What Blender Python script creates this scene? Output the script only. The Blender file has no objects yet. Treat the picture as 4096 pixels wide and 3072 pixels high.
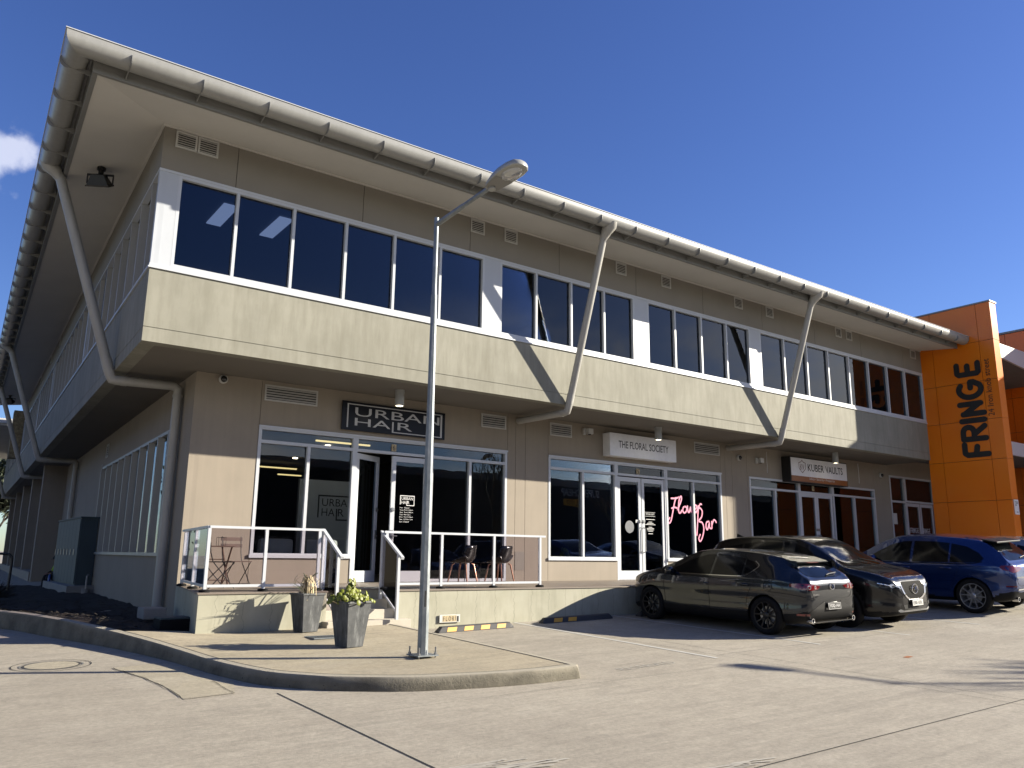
import bpy, bmesh, math, random
from mathutils import Vector, Matrix, Euler
from mathutils.bvhtree import BVHTree
random.seed(7)
scene = bpy.context.scene
col = scene.collection
R = math.radians
# ------------------------------------------------------------------ camera
cd = bpy.data.cameras.new('camera'); cam = bpy.data.objects.new('camera', cd); col.objects.link(cam)
cR = Vector((0.80706, -0.59066, 0.01112)); cF = Vector((0.57585, 0.79046, 0.20844))
cR.normalize(); cF = (cF - cR*cF.dot(cR)).normalized(); cU = cR.cross(cF)
cam.matrix_world = Matrix(((cR.x, cU.x, -cF.x, -2.73753), (cR.y, cU.y, -cF.y, -14.44048), (cR.z, cU.z, -cF.z, 1.6), (0, 0, 0, 1)))
cd.sensor_width = 36; cd.lens = 3238.85/4096*36; cd.clip_end = 2000; cd.clip_start = .05
scene.camera = cam
# ------------------------------------------------------------------ sun, sky, exposure
SUNV = Vector((1.82, -1.0, 0.86)).normalized()          # towards the sun
SEL = math.asin(SUNV.z); SAZ = math.atan2(SUNV.x, SUNV.y)
sd = bpy.data.lights.new('sun', 'SUN'); sun = bpy.data.objects.new('sun', sd); col.objects.link(sun)
sd.energy = 4.9; sd.angle = R(.53); sd.color = (1, .915, .76)
sun.rotation_euler = (-SUNV).to_track_quat('-Z', 'Y').to_euler()
world = bpy.data.worlds.new('World'); scene.world = world; world.use_nodes = True
nt = world.node_tree; nt.nodes.clear()
def wn(t, **k):
    n = nt.nodes.new(t)
    for a, b in k.items(): setattr(n, a, b)
    return n
sky = wn('ShaderNodeTexSky', sky_type='NISHITA', sun_disc=False, sun_elevation=SEL, sun_rotation=SAZ, air_density=1.0, dust_density=.25, ozone_density=5.0)
bg = wn('ShaderNodeBackground'); out = wn('ShaderNodeOutputWorld'); bg.inputs[1].default_value = .056
hsv = wn('ShaderNodeHueSaturation'); hsv.inputs["Saturation"].default_value = 1.10; hsv.inputs["Hue"].default_value = .5185
tc = wn('ShaderNodeTexCoord'); sep = wn('ShaderNodeSeparateXYZ')
nt.links.new(tc.outputs['Generated'], sep.inputs[0])
mp = wn('ShaderNodeMapping'); mp.inputs['Scale'].default_value = (1, 1, 2.6)
nt.links.new(tc.outputs['Generated'], mp.inputs[0])
nz = wn('ShaderNodeTexNoise'); nz.inputs['Scale'].default_value = 3.1; nz.inputs['Detail'].default_value = 9; nz.inputs['Roughness'].default_value = .58
nt.links.new(mp.outputs[0], nz.inputs[0])
def math_(op, a, b=None, clamp=False, c=None):
    n = wn('ShaderNodeMath', operation=op); n.use_clamp = clamp
    for i, v in enumerate((a, b, c)):
        if v is None: continue
        if isinstance(v, (int, float)): n.inputs[i].default_value = v
        else: nt.links.new(v, n.inputs[i])
    return n.outputs[0]
def mrange(v, a, b, c=0., d=1.):
    n = wn('ShaderNodeMapRange'); n.interpolation_type = 'SMOOTHSTEP'
    nt.links.new(v, n.inputs[0])
    for i, q in enumerate((a, b, c, d)): n.inputs[i+1].default_value = q
    return n.outputs[0]
# clouds low in the sky on the side opposite the facade
low = math_('MULTIPLY', mrange(sep.outputs[2], .02, .10), mrange(sep.outputs[2], .33, .21))
back = mrange(sep.outputs[1], .15, -.2)
cl = math_('MULTIPLY', math_('MULTIPLY', low, back), mrange(nz.outputs[0], .38, .58))
# one small cloud beside the left eave
def blob(d, r, st):
    vm = wn('ShaderNodeVectorMath', operation='SUBTRACT'); nt.links.new(tc.outputs['Generated'], vm.inputs[0]); vm.inputs[1].default_value = d
    vs = wn('ShaderNodeVectorMath', operation='MULTIPLY'); nt.links.new(vm.outputs[0], vs.inputs[0]); vs.inputs[1].default_value = (1, 1, 2.0)
    ln = wn('ShaderNodeVectorMath', operation='LENGTH'); nt.links.new(vs.outputs[0], ln.inputs[0])
    n2 = wn('ShaderNodeTexNoise'); n2.inputs['Scale'].default_value = 26; n2.inputs['Detail'].default_value = 8
    nt.links.new(tc.outputs['Generated'], n2.inputs[0])
    dd = math_('ADD', ln.outputs[1], math_('MULTIPLY', math_('SUBTRACT', n2.outputs[0], .5), r*3.4))
    return mrange(dd, r*1.05, r*.15, 0., st)
c2 = blob((0.010, 0.9205, 0.3915), .056, .40); c3 = blob((0.012, 0.931, 0.363), .02, .22)
tot = math_('ADD', math_('ADD', cl, c2), c3, True)
mixc = wn('ShaderNodeMix', data_type='RGBA'); mixc.inputs[7].default_value = (9.5, 9.4, 9.6, 1)
nt.links.new(sky.outputs[0], hsv.inputs['Color']); nt.links.new(hsv.outputs[0], mixc.inputs[6]); nt.links.new(tot, mixc.inputs[0])
nt.links.new(mixc.outputs[2], bg.inputs[0]); nt.links.new(bg.outputs[0], out.inputs[0])
scene.view_settings.view_transform = 'Standard'; scene.view_settings.look = 'None'; scene.view_settings.gamma = 1
scene.view_settings.exposure = 1.52
scene.render.engine = 'CYCLES'
scene.cycles.max_bounces = 10; scene.cycles.transparent_max_bounces = 16; scene.cycles.glossy_bounces = 5

# ------------------------------------------------------------------ materials
MATS = {}
KA = .66      # overall level of the base colours
class N:
    def __init__(s, name):
        s.m = bpy.data.materials.new(name); s.m.use_nodes = True; s.t = s.m.node_tree; s.t.nodes.clear()
        s.o = s.n('ShaderNodeOutputMaterial'); MATS[name] = s.m
        s.tc = s.n('ShaderNodeTexCoord')
    def n(s, t, **k):
        x = s.t.nodes.new(t)
        for a, b in k.items(): setattr(x, a, b)
        return x
    def l(s, a, b): s.t.links.new(a, b)
    def val(s, inp, v):
        if hasattr(v, 'links') or hasattr(v, 'is_output'): s.l(v, inp)
        elif isinstance(v, (tuple, list)): inp.default_value = (*v, 1) if len(v) == 3 and inp.type == 'RGBA' else v
        else: inp.default_value = v
    def map(s, scale=(1, 1, 1), rot=(0, 0, 0), src='Object', loc=(0, 0, 0)):
        x = s.n('ShaderNodeMapping'); x.inputs['Scale'].default_value = scale; x.inputs['Rotation'].default_value = rot; x.inputs['Location'].default_value = loc
        s.l(s.tc.outputs[src], x.inputs[0]); return x.outputs[0]
    def noise(s, vec, scale, detail=4, rough=.55, dist=0):
        x = s.n('ShaderNodeTexNoise'); x.inputs['Scale'].default_value = scale; x.inputs['Detail'].default_value = detail
        x.inputs['Roughness'].default_value = rough; x.inputs['Distortion'].default_value = dist
        s.l(vec, x.inputs[0]); return x.outputs[0]
    def rng(s, v, a, b, c=0., d=1.):
        x = s.n('ShaderNodeMapRange'); s.l(v, x.inputs[0])
        for i, q in enumerate((a, b, c, d)): x.inputs[i+1].default_value = q
        return x.outputs[0]
    def math(s, op, a, b=0., clamp=False):
        x = s.n('ShaderNodeMath', operation=op); x.use_clamp = clamp
        for i, v in enumerate((a, b)):
            if isinstance(v, (int, float)): x.inputs[i].default_value = v
            else: s.l(v, x.inputs[i])
        return x.outputs[0]
    def mix(s, f, a, b, mode='MIX'):
        x = s.n('ShaderNodeMix', data_type='RGBA', blend_type=mode)
        for i, v in ((0, f), (6, a), (7, b)):
            if isinstance(v, (int, float)) or isinstance(v, (tuple, list)): x.inputs[i].default_value = (*v, 1) if isinstance(v, (tuple, list)) and len(v) == 3 else v
            else: s.l(v, x.inputs[i])
        return x.outputs[2]
    def bump(s, h, st=.3, dist=.01):
        x = s.n('ShaderNodeBump'); x.inputs['Strength'].default_value = st; x.inputs['Distance'].default_value = dist
        s.l(h, x.inputs['Height']); return x.outputs[0]
    def pr(s, color, rough=.5, metal=0., normal=None, spec=.5, coat=0., coatr=.03, sheen=0):
        p = s.n('ShaderNodeBsdfPrincipled')
        if isinstance(color, tuple): color = tuple(c*KA for c in color)
        else:
            q = s.n('ShaderNodeVectorMath', operation='SCALE'); s.l(color, q.inputs[0]); q.inputs['Scale'].default_value = KA; color = q.outputs[0]
        for nm, v in (('Base Color', color), ('Roughness', rough), ('Metallic', metal), ('Specular IOR Level', spec), ('Coat Weight', coat), ('Coat Roughness', coatr), ('Sheen Weight', sheen)):
            i = p.inputs[nm]
            if isinstance(v, (int, float)): i.default_value = v
            elif isinstance(v, (tuple, list)): i.default_value = (*v, 1)
            else: s.l(v, i)
        if normal is not None: s.l(normal, p.inputs['Normal'])
        s.l(p.outputs[0], s.o.inputs[0]); return p
def vary(name, c, rough=.6, amt=.12, sc=2.5, fine=40, bump=.15, metal=0., spec=.5, streak=0., coat=0.):
    m = N(name); v = m.map()
    a = m.noise(v, sc, 5, .6); b = m.noise(v, fine, 3, .6)
    k = m.math('ADD', m.rng(a, .3, .7, -amt, amt), m.rng(b, .3, .7, -amt*.35, amt*.35))
    if streak:
        st = m.noise(m.map((7, 7, .35)), 1.6, 4, .6); k = m.math('ADD', k, m.rng(st, .35, .7, streak, -streak))
    f = m.math('ADD', k, 1.)
    x = m.n('ShaderNodeVectorMath', operation='SCALE'); x.inputs[0].default_value = c; m.l(f, x.inputs['Scale'])
    m.pr(x.outputs[0], rough, metal, m.bump(b, bump, .004) if bump else None, spec, coat)
    return m.m
def flat(name, c, rough=.5, metal=0., spec=.5, coat=0., emit=None, es=1.):
    m = N(name); a = m.noise(m.map(), 9, 3)
    x = m.n('ShaderNodeVectorMath', operation='SCALE'); x.inputs[0].default_value = c; m.l(m.rng(a, .3, .7, .95, 1.05), x.inputs['Scale'])
    p = m.pr(x.outputs[0], rough, metal, None, spec, coat)
    if emit: p.inputs['Emission Color'].default_value = (*emit, 1); p.inputs['Emission Strength'].default_value = es
    return m.m
# rendered walls
vary('render_tan', (.365, .315, .25), .85, .06, 1.1, 120, .12, streak=.03)
def spandrel_mat():
    m = N('render_spandrel'); v = m.map()
    a = m.noise(v, .9, 6, .62); st = m.noise(m.map((3.2, 3.2, .5)), 1.7, 6, .66); fine = m.noise(v, 70, 3)
    base = m.mix(m.rng(a, .35, .65), (.295, .288, .235), (.372, .363, .30))
    base = m.mix(m.rng(st, .42, .72, 0, .75), base, (.225, .215, .165))
    pale = m.noise(m.map((1, 1, 6)), 1.4, 5, .7)
    sep = m.n('ShaderNodeSeparateXYZ'); m.l(m.tc.outputs['Object'], sep.inputs[0])
    edge = m.math('MULTIPLY', m.rng(m.math('ADD', sep.outputs[2], m.rng(pale, .3, .7, -.12, .12)), 6.36, 6.44), .55)
    base = m.mix(edge, base, (.60, .58, .50))
    m.pr(base, .85, 0, m.bump(fine, .12, .004))
spandrel_mat()
vary('render_upper', (.30, .275, .235), .85, .05, 1.2, 90, .1)
vary('soffit_paint', (.72, .70, .655), .8, .05, .7, 60, .05)
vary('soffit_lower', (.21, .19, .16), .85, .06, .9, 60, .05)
vary('step_stone', (.60, .55, .46), .85, .08, 3, 50, .2)
vary('fascia_grey', (.27, .27, .26), .5, .05, 1, 30, .03)
vary('gutter_paint', (.36, .36, .345), .34, .06, 1.3, 20, .02, spec=.6, streak=.05)
vary('pipe_paint', (.47, .46, .43), .42, .06, 1.5, 30, .03, streak=.05)
vary('white_frame', (.67, .70, .74), .35, .02, 3, 40, .02)
vary('panel_white', (.60, .635, .69), .45, .03, 2, 40, .02)
vary('deck_tile', (.25, .205, .165), .55, .1, 1.5, 30, .08)
vary('black_joint', (.02, .02, .02), .9, .1)
vary('roof_metal', (.55, .55, .54), .4, .05)
def platform_mat():
    m = N('platform_concrete'); v = m.map()
    a = m.noise(v, 1.3, 6, .6); fine = m.noise(v, 60, 3); st = m.noise(m.map((4, 4, .7)), 2, 5, .6)
    base = m.mix(m.rng(a, .35, .65), (.42, .41, .31), (.52, .505, .40))
    base = m.mix(m.rng(st, .5, .75, 0, .5), base, (.30, .29, .22))
    sep = m.n('ShaderNodeSeparateXYZ'); m.l(m.tc.outputs['Object'], sep.inputs[0])
    wob = m.noise(m.map((1, 1, 3)), 3, 4, .6)
    xx = m.math('ADD', m.math('MULTIPLY', sep.outputs[0], 1/.43), m.rng(wob, .3, .7, -.08, .08))
    fr = m.math('ABSOLUTE', m.math('SUBTRACT', m.math('FRACT', xx), .5))
    line = m.rng(fr, .485, .5)
    zz = m.math('ABSOLUTE', m.math('SUBTRACT', m.math('ADD', sep.outputs[2], m.rng(wob, .3, .7, -.02, .02)), .955))
    line = m.math('MAXIMUM', line, m.rng(zz, .007, .001))
    base = m.mix(m.math('MULTIPLY', line, .6), base, (.12, .115, .09))
    m.pr(base, .85, 0, m.bump(fine, .15, .004))
platform_mat()
def ground_mat(name, c1, c2, dark):
    m = N(name); v = m.map()
    a = m.noise(v, .35, 7, .6); b = m.noise(v, 2.2, 6, .65); g = m.noise(v, 95, 3, .7); g2 = m.noise(v, 240, 2, .7)
    base = m.mix(m.rng(a, .35, .65), c1, c2)
    base = m.mix(m.rng(b, .45, .75, 0, .35), base, dark)
    # curved tyre scuffs: wave bands distorted by noise, faded by a mask
    for rot, sc, off, amt in ((R(35), 1, 0, .42), (R(-22), .8, 3, .34), (R(70), 1.3, 8, .26)):
        n1 = m.noise(m.map((.25*sc, 3.4*sc, 1), (0, 0, rot), loc=(off, 0, 0)), 1.5, 7, .62, .6)
        mask = m.noise(v, .28, 3); mk = m.rng(mask, .42, .62)
        base = m.mix(m.math('MULTIPLY', m.math('MULTIPLY', m.rng(n1, .54, .70), mk), amt), base, dark)
    c = m.noise(v, 22, 5, .7); d = m.noise(m.map((.7, 5, 1), (0, 0, R(8))), 1.6, 8, .75, .4); e = m.noise(v, 6, 6, .7)
    for cx_, cy_, sc_, am_ in ((4.2, -.5, 3.2, .50), (-9., -16., 2.6, .38), (13., -24., 2.9, .42)):
        sb = m.n('ShaderNodeVectorMath', operation='SUBTRACT'); m.l(m.map((1, 1, 0)), sb.inputs[0]); sb.inputs[1].default_value = (cx_, cy_, 0)
        ln = m.n('ShaderNodeVectorMath', operation='LENGTH'); m.l(sb.outputs[0], ln.inputs[0])
        wv = m.math('ADD', ln.outputs[1], m.rng(m.noise(v, .5, 3), .3, .7, -.35, .35))
        cb = m.n('ShaderNodeCombineXYZ'); m.l(wv, cb.inputs[0]); rn = m.noise(cb.outputs[0], sc_, 7, .72)
        mk = m.math('MULTIPLY', m.rng(m.noise(m.map((1, 1, 1), loc=(cx_, 3, 0)), .30, 3), .40, .60), m.rng(b, .25, .6))
        base = m.mix(m.math('MULTIPLY', m.math('MULTIPLY', m.rng(rn, .52, .66), mk), am_), base, dark)
    lt = m.rng(m.noise(m.map((1, 1, 1), loc=(9, 9, 0)), .55, 6, .7), .52, .72, 0, .35); base = m.mix(lt, base, (.58, .54, .45))
    spk = m.rng(g2, .60, .72, 0, .5)
    base = m.mix(spk, base, (.15, .13, .10))
    base = m.mix(m.rng(g, .3, .7, 0, .22), base, (.62, .57, .47))
    k = m.math('ADD', m.math('ADD', m.rng(c, .3, .7, -.17, .17), m.rng(d, .3, .7, -.13, .13)), m.rng(e, .3, .7, -.07, .07))
    sc = m.n('ShaderNodeVectorMath', operation='SCALE'); m.l(base, sc.inputs[0]); m.l(m.math('ADD', k, 1.), sc.inputs['Scale']); base = sc.outputs[0]
    # oil drips and dark spots
    vo = m.n('ShaderNodeTexVoronoi'); vo.inputs['Scale'].default_value = .55; m.l(m.map(), vo.inputs[0])
    dr = m.math('MULTIPLY', m.rng(m.math('ADD', vo.outputs[0], m.rng(c, .3, .7, -.03, .03)), .075, .02), .5); base = m.mix(dr, base, dark)
    m.pr(base, .88, 0, m.bump(m.math('ADD', m.math('ADD', g, c), m.math('MULTIPLY', g2, .6)), .45, .008))
ground_mat('concrete_road', (.375, .335, .27), (.46, .415, .335), (.25, .225, .185))
ground_mat('concrete_walk', (.40, .345, .235), (.50, .43, .30), (.22, .19, .135))
ground_mat('concrete_patch', (.41, .365, .265), (.47, .42, .31), (.31, .27, .2))
def kerb_mat():
    m = N('kerb_concrete'); v = m.map()
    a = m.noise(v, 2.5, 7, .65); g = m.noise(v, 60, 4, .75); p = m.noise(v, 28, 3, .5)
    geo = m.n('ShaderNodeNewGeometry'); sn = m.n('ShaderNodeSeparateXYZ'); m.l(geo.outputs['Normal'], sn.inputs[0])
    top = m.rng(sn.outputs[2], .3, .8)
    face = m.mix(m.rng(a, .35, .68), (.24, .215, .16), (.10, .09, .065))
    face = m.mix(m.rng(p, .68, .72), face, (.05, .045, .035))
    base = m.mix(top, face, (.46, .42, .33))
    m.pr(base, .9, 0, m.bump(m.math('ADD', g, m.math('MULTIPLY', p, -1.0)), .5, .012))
kerb_mat()
def mulch_mat():
    m = N('mulch_soil'); v = m.map()
    a = m.noise(v, 9, 8, .8); b = m.noise(m.map((1, 3, 1)), 30, 5, .8)
    base = m.mix(m.rng(a, .35, .7), (.028, .021, .015), (.075, .057, .04))
    m.pr(base, .95, 0, m.bump(m.math('ADD', a, b), 1.0, .06))
mulch_mat()
def galv_mat():
    m = N('galvanised_steel'); v = m.map((1, 1, .4))
    vo = m.n('ShaderNodeTexVoronoi'); vo.inputs['Scale'].default_value = 26; m.l(v, vo.inputs[0])
    a = m.noise(m.map((1, 1, .5)), 6, 6, .7)
    base = m.mix(m.rng(a, .35, .65), (.22, .25, .27), (.42, .45, .46))
    base = m.mix(m.math('MULTIPLY', m.rng(vo.outputs[0], 0, .8), .35), base, (.16, .19, .21))
    m.pr(base, .5, .45, m.bump(a, .1, .004))
galv_mat()
def orange_mat():
    m = N('orange_panel'); v = m.map(); a = m.noise(v, .8, 4)
    base = m.mix(m.rng(a, .35, .65), (.98, .225, .007), (1.0, .26, .010))
    m.pr(base, .28, 0, m.bump(m.noise(v, 1.6, 3), .05, .05), .35, .08, .12)
orange_mat()
def glass_mat(name, tint, ior, base=.0, rough=0.):
    m = N(name); fr = m.n('ShaderNodeFresnel'); fr.inputs[0].default_value = ior
    fac = m.math('ADD', fr.outputs[0], base, True)
    gl = m.n('ShaderNodeBsdfGlossy'); gl.inputs['Color'].default_value = (.92, .96, 1, 1); gl.inputs['Roughness'].default_value = rough
    tr = m.n('ShaderNodeBsdfTransparent'); tr.inputs[0].default_value = (*tint, 1)
    bmp = m.bump(m.noise(m.map(), .9, 2), .06, .02); m.l(bmp, gl.inputs['Normal'])
    mx = m.n('ShaderNodeMixShader'); m.l(fac, mx.inputs[0]); m.l(tr.outputs[0], mx.inputs[1]); m.l(gl.outputs[0], mx.inputs[2]); m.l(mx.outputs[0], m.o.inputs[0])
glass_mat('glass_upper', (.34, .40, .50), 1.52, 0)
glass_mat('glass_shop', (.80, .82, .82), 1.45, .0)
glass_mat('glass_balustrade', (.765, .735, .765), 1.27, 0)
glass_mat('glass_car', (.045, .05, .055), 1.5, 0)
glass_mat('glass_lamp', (.7, .72, .72), 1.45, 0)
vary('room_dark', (.045, .045, .048), .9, .1)
vary('room_grey', (.42, .44, .44), .9, .05)
vary('room_ceiling', (.14, .14, .14), .9, .05)
vary('room_upper', (.09, .10, .12), .9, .05)
vary('room_floor', (.10, .09, .08), .6, .1)
flat('light_panel', (.8, .8, .85), .5, emit=(.9, .9, 1), es=.42)
flat('light_led', (.9, .8, .5), .5, emit=(1, .78, .35), es=.5)
flat('light_spot', (.9, .85, .7), .5, emit=(1, .86, .6), es=6); flat('light_fill_added', (.9, .85, .7), .5, emit=(1, .93, .8), es=30)
flat('sign_black', (.004, .004, .007), .35, spec=.25)
flat('sign_white', (.98, .98, 1.0), .35)
flat('sign_lightgrey', (.62, .62, .62), .4)
flat('sign_letter_dark', (.06, .06, .07), .5)
flat('sign_brown', (.36, .13, .035), .4)
flat('sign_maroon', (.16, .045, .03), .4)
flat('text_white', (.8, .8, .8), .5)
flat('text_black', (.012, .012, .012), .6)
flat('text_pink', (.80, .25, .42), .5)
flat('vent_paint', (.60, .59, .56), .5)
flat('vent_dark', (.03, .025, .022), .9)
flat('lamp_body', (.42, .43, .42), .4)
flat('black_metal', (.012, .012, .013), .4)
flat('black_rubber', (.012, .012, .013), .8, spec=.15)
flat('rubber_stop', (.055, .055, .058), .7)
flat('reflector_yellow', (.85, .42, .03), .5)
flat('plastic_white', (.7, .7, .68), .4)
flat('plastic_black', (.015, .015, .017), .22, coat=.3); flat('spoiler_black', (.004, .004, .005), .4, spec=.25); flat('grille_black', (.006, .006, .006), .8, spec=.1); flat('grille_mesh', (.016, .016, .017), .5, spec=.2); flat('etched_glass', (.10, .11, .13), .5)
flat('copper_leg', (.50, .26, .17), .35, .5)
vary('chair_wood', (.115, .062, .042), .6, .2, 12, 60, .1)
vary('boucle', (.85, .86, .84), .95, .1, 30, 150, .6)
flat('orange_red', (1.0, .21, .008), .35)
flat('chrome', (.75, .75, .77), .08, 1.)
flat('steel', (.45, .46, .47), .3, .8)
def planter_mat():
    m = N('ceramic_planter'); v = m.map(); a = m.noise(v, 5, 7, .7); st = m.noise(m.map((9, 9, 1.1)), 2.2, 6, .7); f = m.noise(v, 60, 4, .7)
    base = m.mix(m.rng(a, .35, .7), (.045, .05, .054), (.10, .105, .11)); base = m.mix(m.rng(st, .52, .70, 0, .65), base, (.27, .28, .28)); base = m.mix(m.rng(st, .42, .32, 0, .8), base, (.012, .013, .014))
    m.pr(base, .6, 0, m.bump(f, .2, .006))
planter_mat()
vary('leaf_green', (.19, .22, .012), .5, .25, 8, 30, .05)
vary('leaf_dead', (.62, .50, .30), .8, .2, 12, 40, .1)
vary('leaf_spiky', (.05, .085, .035), .5, .2, 12, 40, .1)
vary('foliage_far', (.05, .07, .03), .7, .3, 3); vary('foliage_dense', (.045, .06, .03), .7, .3, 3)
vary('bark', (.09, .075, .06), .9, .2, 6)
vary('cabinet_green', (.045, .075, .09), .6, .08, 3, 30, .03)
vary('plinth_concrete', (.33, .32, .30), .85, .08, 3)
vary('stone_clad', (.27, .22, .13), .85, .5, 7, 20, .5)
vary('far_wall', (.22, .215, .21), .8, .1)
vary('awning_white', (.74, .74, .74), .4, .03)
vary('dark_shrub', (.03, .03, .024), .9, .3, 5)
vary('line_paint', (.66, .65, .60), .7, .1, 30, 90)
vary('faded_paint', (.52, .49, .42), .8, .1, 40, 90)
vary('orange_paint', (.40, .13, .03), .8, .15, 30)
flat('hivis', (.45, .75, .04), .7); flat('cloth_dark', (.012, .013, .018), .9); flat('skin', (.32, .18, .12), .6); flat('bottle_blue', (.02, .09, .42), .3)
flat('plate_white', (.72, .72, .68), .4); flat('plate_black', (.01, .01, .01), .35); flat('lamp_red', (.17, .006, .008), .12, coat=1); flat('lamp_clear', (.55, .57, .6), .08, .3, coat=1)
def paint(name, c, metal=.55):
    m = N(name); fl = m.noise(m.map(), 900, 2)
    x = m.n('ShaderNodeVectorMath', operation='SCALE'); x.inputs[0].default_value = c; m.l(m.rng(fl, .3, .7, .85, 1.2), x.inputs['Scale'])
    m.pr(x.outputs[0], .24, metal, None, .4, .9 if metal > .3 else .6, .015)
paint('paint_grey', (.024, .028, .036), .7); paint('paint_black', (.003, .0033, .005), .2); paint('paint_blue', (.011, .040, .18), .6); paint('paint_silver', (.35, .37, .40), .6)
flat('paint_trim', (.006, .006, .007), .6, spec=.2)
M = MATS

# ------------------------------------------------------------------ mesh helpers
def gz(x, y):                       # height of the car park surface
    yy = y if y < 1 else 1 + (1-math.exp(-(y-1)/1.2))*1.2
    z = .44 + .02*(max(x, -12) - 9.95) + .03*(max(yy, -18) + 1.58)
    if x > 12.7: z += .038*(min(x, 24) - 12.7)
    if x > 30: z -= .02*(min(x, 400)-30)
    return z
class MB:
    def __init__(s, xf=None): s.v = []; s.f = []; s.xf = xf
    def add(s, vs, fs):
        b = len(s.v)
        for p in vs:
            s.v.append(tuple(s.xf(*p)) if s.xf else tuple(p))
        s.f += [tuple(b+i for i in f) for f in fs]; return s
    def box(s, x0, x1, y0, y1, z0, z1):
        return s.add([(x0,y0,z0),(x1,y0,z0),(x1,y1,z0),(x0,y1,z0),(x0,y0,z1),(x1,y0,z1),(x1,y1,z1),(x0,y1,z1)],
                     [(0,3,2,1),(4,5,6,7),(0,1,5,4),(1,2,6,5),(2,3,7,6),(3,0,4,7)])
    def quad(s, *p): return s.add(p, [tuple(range(len(p)))])
    def prism(s, poly, axis, a, b):          # polygon (u,v) extruded along axis from a to b
        n = len(poly)
        def P(u, v, w): return (w, u, v) if axis == 'x' else (u, w, v) if axis == 'y' else (u, v, w)
        vs = [P(u, v, a) for u, v in poly] + [P(u, v, b) for u, v in poly]
        return s.add(vs, [tuple(range(n))[::-1], tuple(range(n, 2*n))] + [(i, (i+1) % n, n+(i+1) % n, n+i) for i in range(n)])
    def tube(s, pts, r, n=12, caps=True):
        pts = [Vector(p) for p in pts]; k = len(pts)
        rs = r if isinstance(r, (list, tuple)) else [r]*k
        rings = []; up = None
        for i, p in enumerate(pts):
            if i == 0: d = (pts[1]-p).normalized()
            elif i == k-1: d = (p-pts[-2]).normalized()
            else: d = ((pts[i+1]-p).normalized() + (p-pts[i-1]).normalized()).normalized()
            if up is None: up = Vector((0, 0, 1)) if abs(d.z) < .95 else Vector((1, 0, 0))
            a = d.cross(up).normalized(); b = a.cross(d).normalized(); up = b
            sc = 1.
            if 0 < i < k-1:
                c = d.dot((p-pts[i-1]).normalized()); sc = 1/max(c, .5)
            rr = rs[i] if isinstance(rs[i], tuple) else (rs[i], rs[i])
            rings.append([tuple(p + a*math.cos(2*math.pi*j/n)*rr[0] + b*math.sin(2*math.pi*j/n)*rr[1]*1) for j in range(n)])
        vs = [q for ring in rings for q in ring]; fs = []
        for i in range(k-1):
            for j in range(n): fs.append((i*n+j, i*n+(j+1) % n, (i+1)*n+(j+1) % n, (i+1)*n+j))
        if caps: fs += [tuple(range(n))[::-1], tuple((k-1)*n+j for j in range(n))]
        return s.add(vs, fs)
    def lathe(s, prof, c=(0, 0, 0), n=24, axis='z'):
        vs = []; m = len(prof)
        for j in range(n):
            a = 2*math.pi*j/n
            for r, h in prof:
                x, y = r*math.cos(a), r*math.sin(a)
                p = (x, y, h) if axis == 'z' else (x, h, y) if axis == 'y' else (h, x, y)
                vs.append((p[0]+c[0], p[1]+c[1], p[2]+c[2]))
        fs = [(j*m+i, ((j+1) % n)*m+i, ((j+1) % n)*m+i+1, j*m+i+1) for j in range(n) for i in range(m-1)]
        return s.add(vs, fs)
    def build(s, name, mat, parent=None, local=False, smooth=False, bevel=0, link=True):
        me = bpy.data.meshes.new(name); off = Vector((0, 0, 0))
        if parent is not None and not local:
            p = parent
            while p: off += p.location; p = p.parent
        me.from_pydata([tuple(Vector(p)-off) for p in s.v], [], s.f); me.validate()
        bm = bmesh.new(); bm.from_mesh(me); bmesh.ops.recalc_face_normals(bm, faces=bm.faces)
        if bevel:
            bmesh.ops.bevel(bm, geom=[e for e in bm.edges if len(e.link_faces) == 2 and e.calc_face_angle(0) > .6], offset=bevel, segments=2, affect='EDGES', profile=.6)
        bm.to_mesh(me); bm.free()
        if smooth:
            me.polygons.foreach_set('use_smooth', [True]*len(me.polygons))
            me.set_sharp_from_angle(angle=R(smooth if smooth is not True else 40))
        me.materials.append(M[mat] if isinstance(mat, str) else mat)
        o = bpy.data.objects.new(name, me)
        if link: col.objects.link(o)
        if parent is not None: o.parent = parent
        return o
def root(name, loc=(0, 0, 0), label=None, cat=None, group=None, kind=None, rot=None):
    o = bpy.data.objects.new(name, None); col.objects.link(o); o.location = loc; o.empty_display_size = .2
    if rot is not None: o.rotation_euler = rot
    return tag(o, label, cat, group, kind)
def tag(o, label=None, cat=None, group=None, kind=None):
    for k, v in (('label', label), ('category', cat), ('group', group), ('kind', kind)):
        if v: o[k] = v
    return o
def copy_tree(o, parent=None):
    c = o.copy(); col.objects.link(c); c.parent = parent
    for ch in o.children: copy_tree(ch, c)
    return c
def text_verts(s, bold=0.):
    cu = bpy.data.curves.new('t', 'FONT'); cu.body = s; cu.resolution_u = 3; cu.offset = bold
    ob = bpy.data.objects.new('t', cu); col.objects.link(ob)
    dg = bpy.context.evaluated_depsgraph_get(); dg.update()
    me = bpy.data.meshes.new_from_object(ob.evaluated_get(dg))
    vs = [(v.co.x, v.co.y) for v in me.vertices]; fs = [tuple(p.vertices) for p in me.polygons]
    bpy.data.objects.remove(ob); bpy.data.curves.remove(cu); bpy.data.meshes.remove(me)
    return vs, fs
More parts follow.
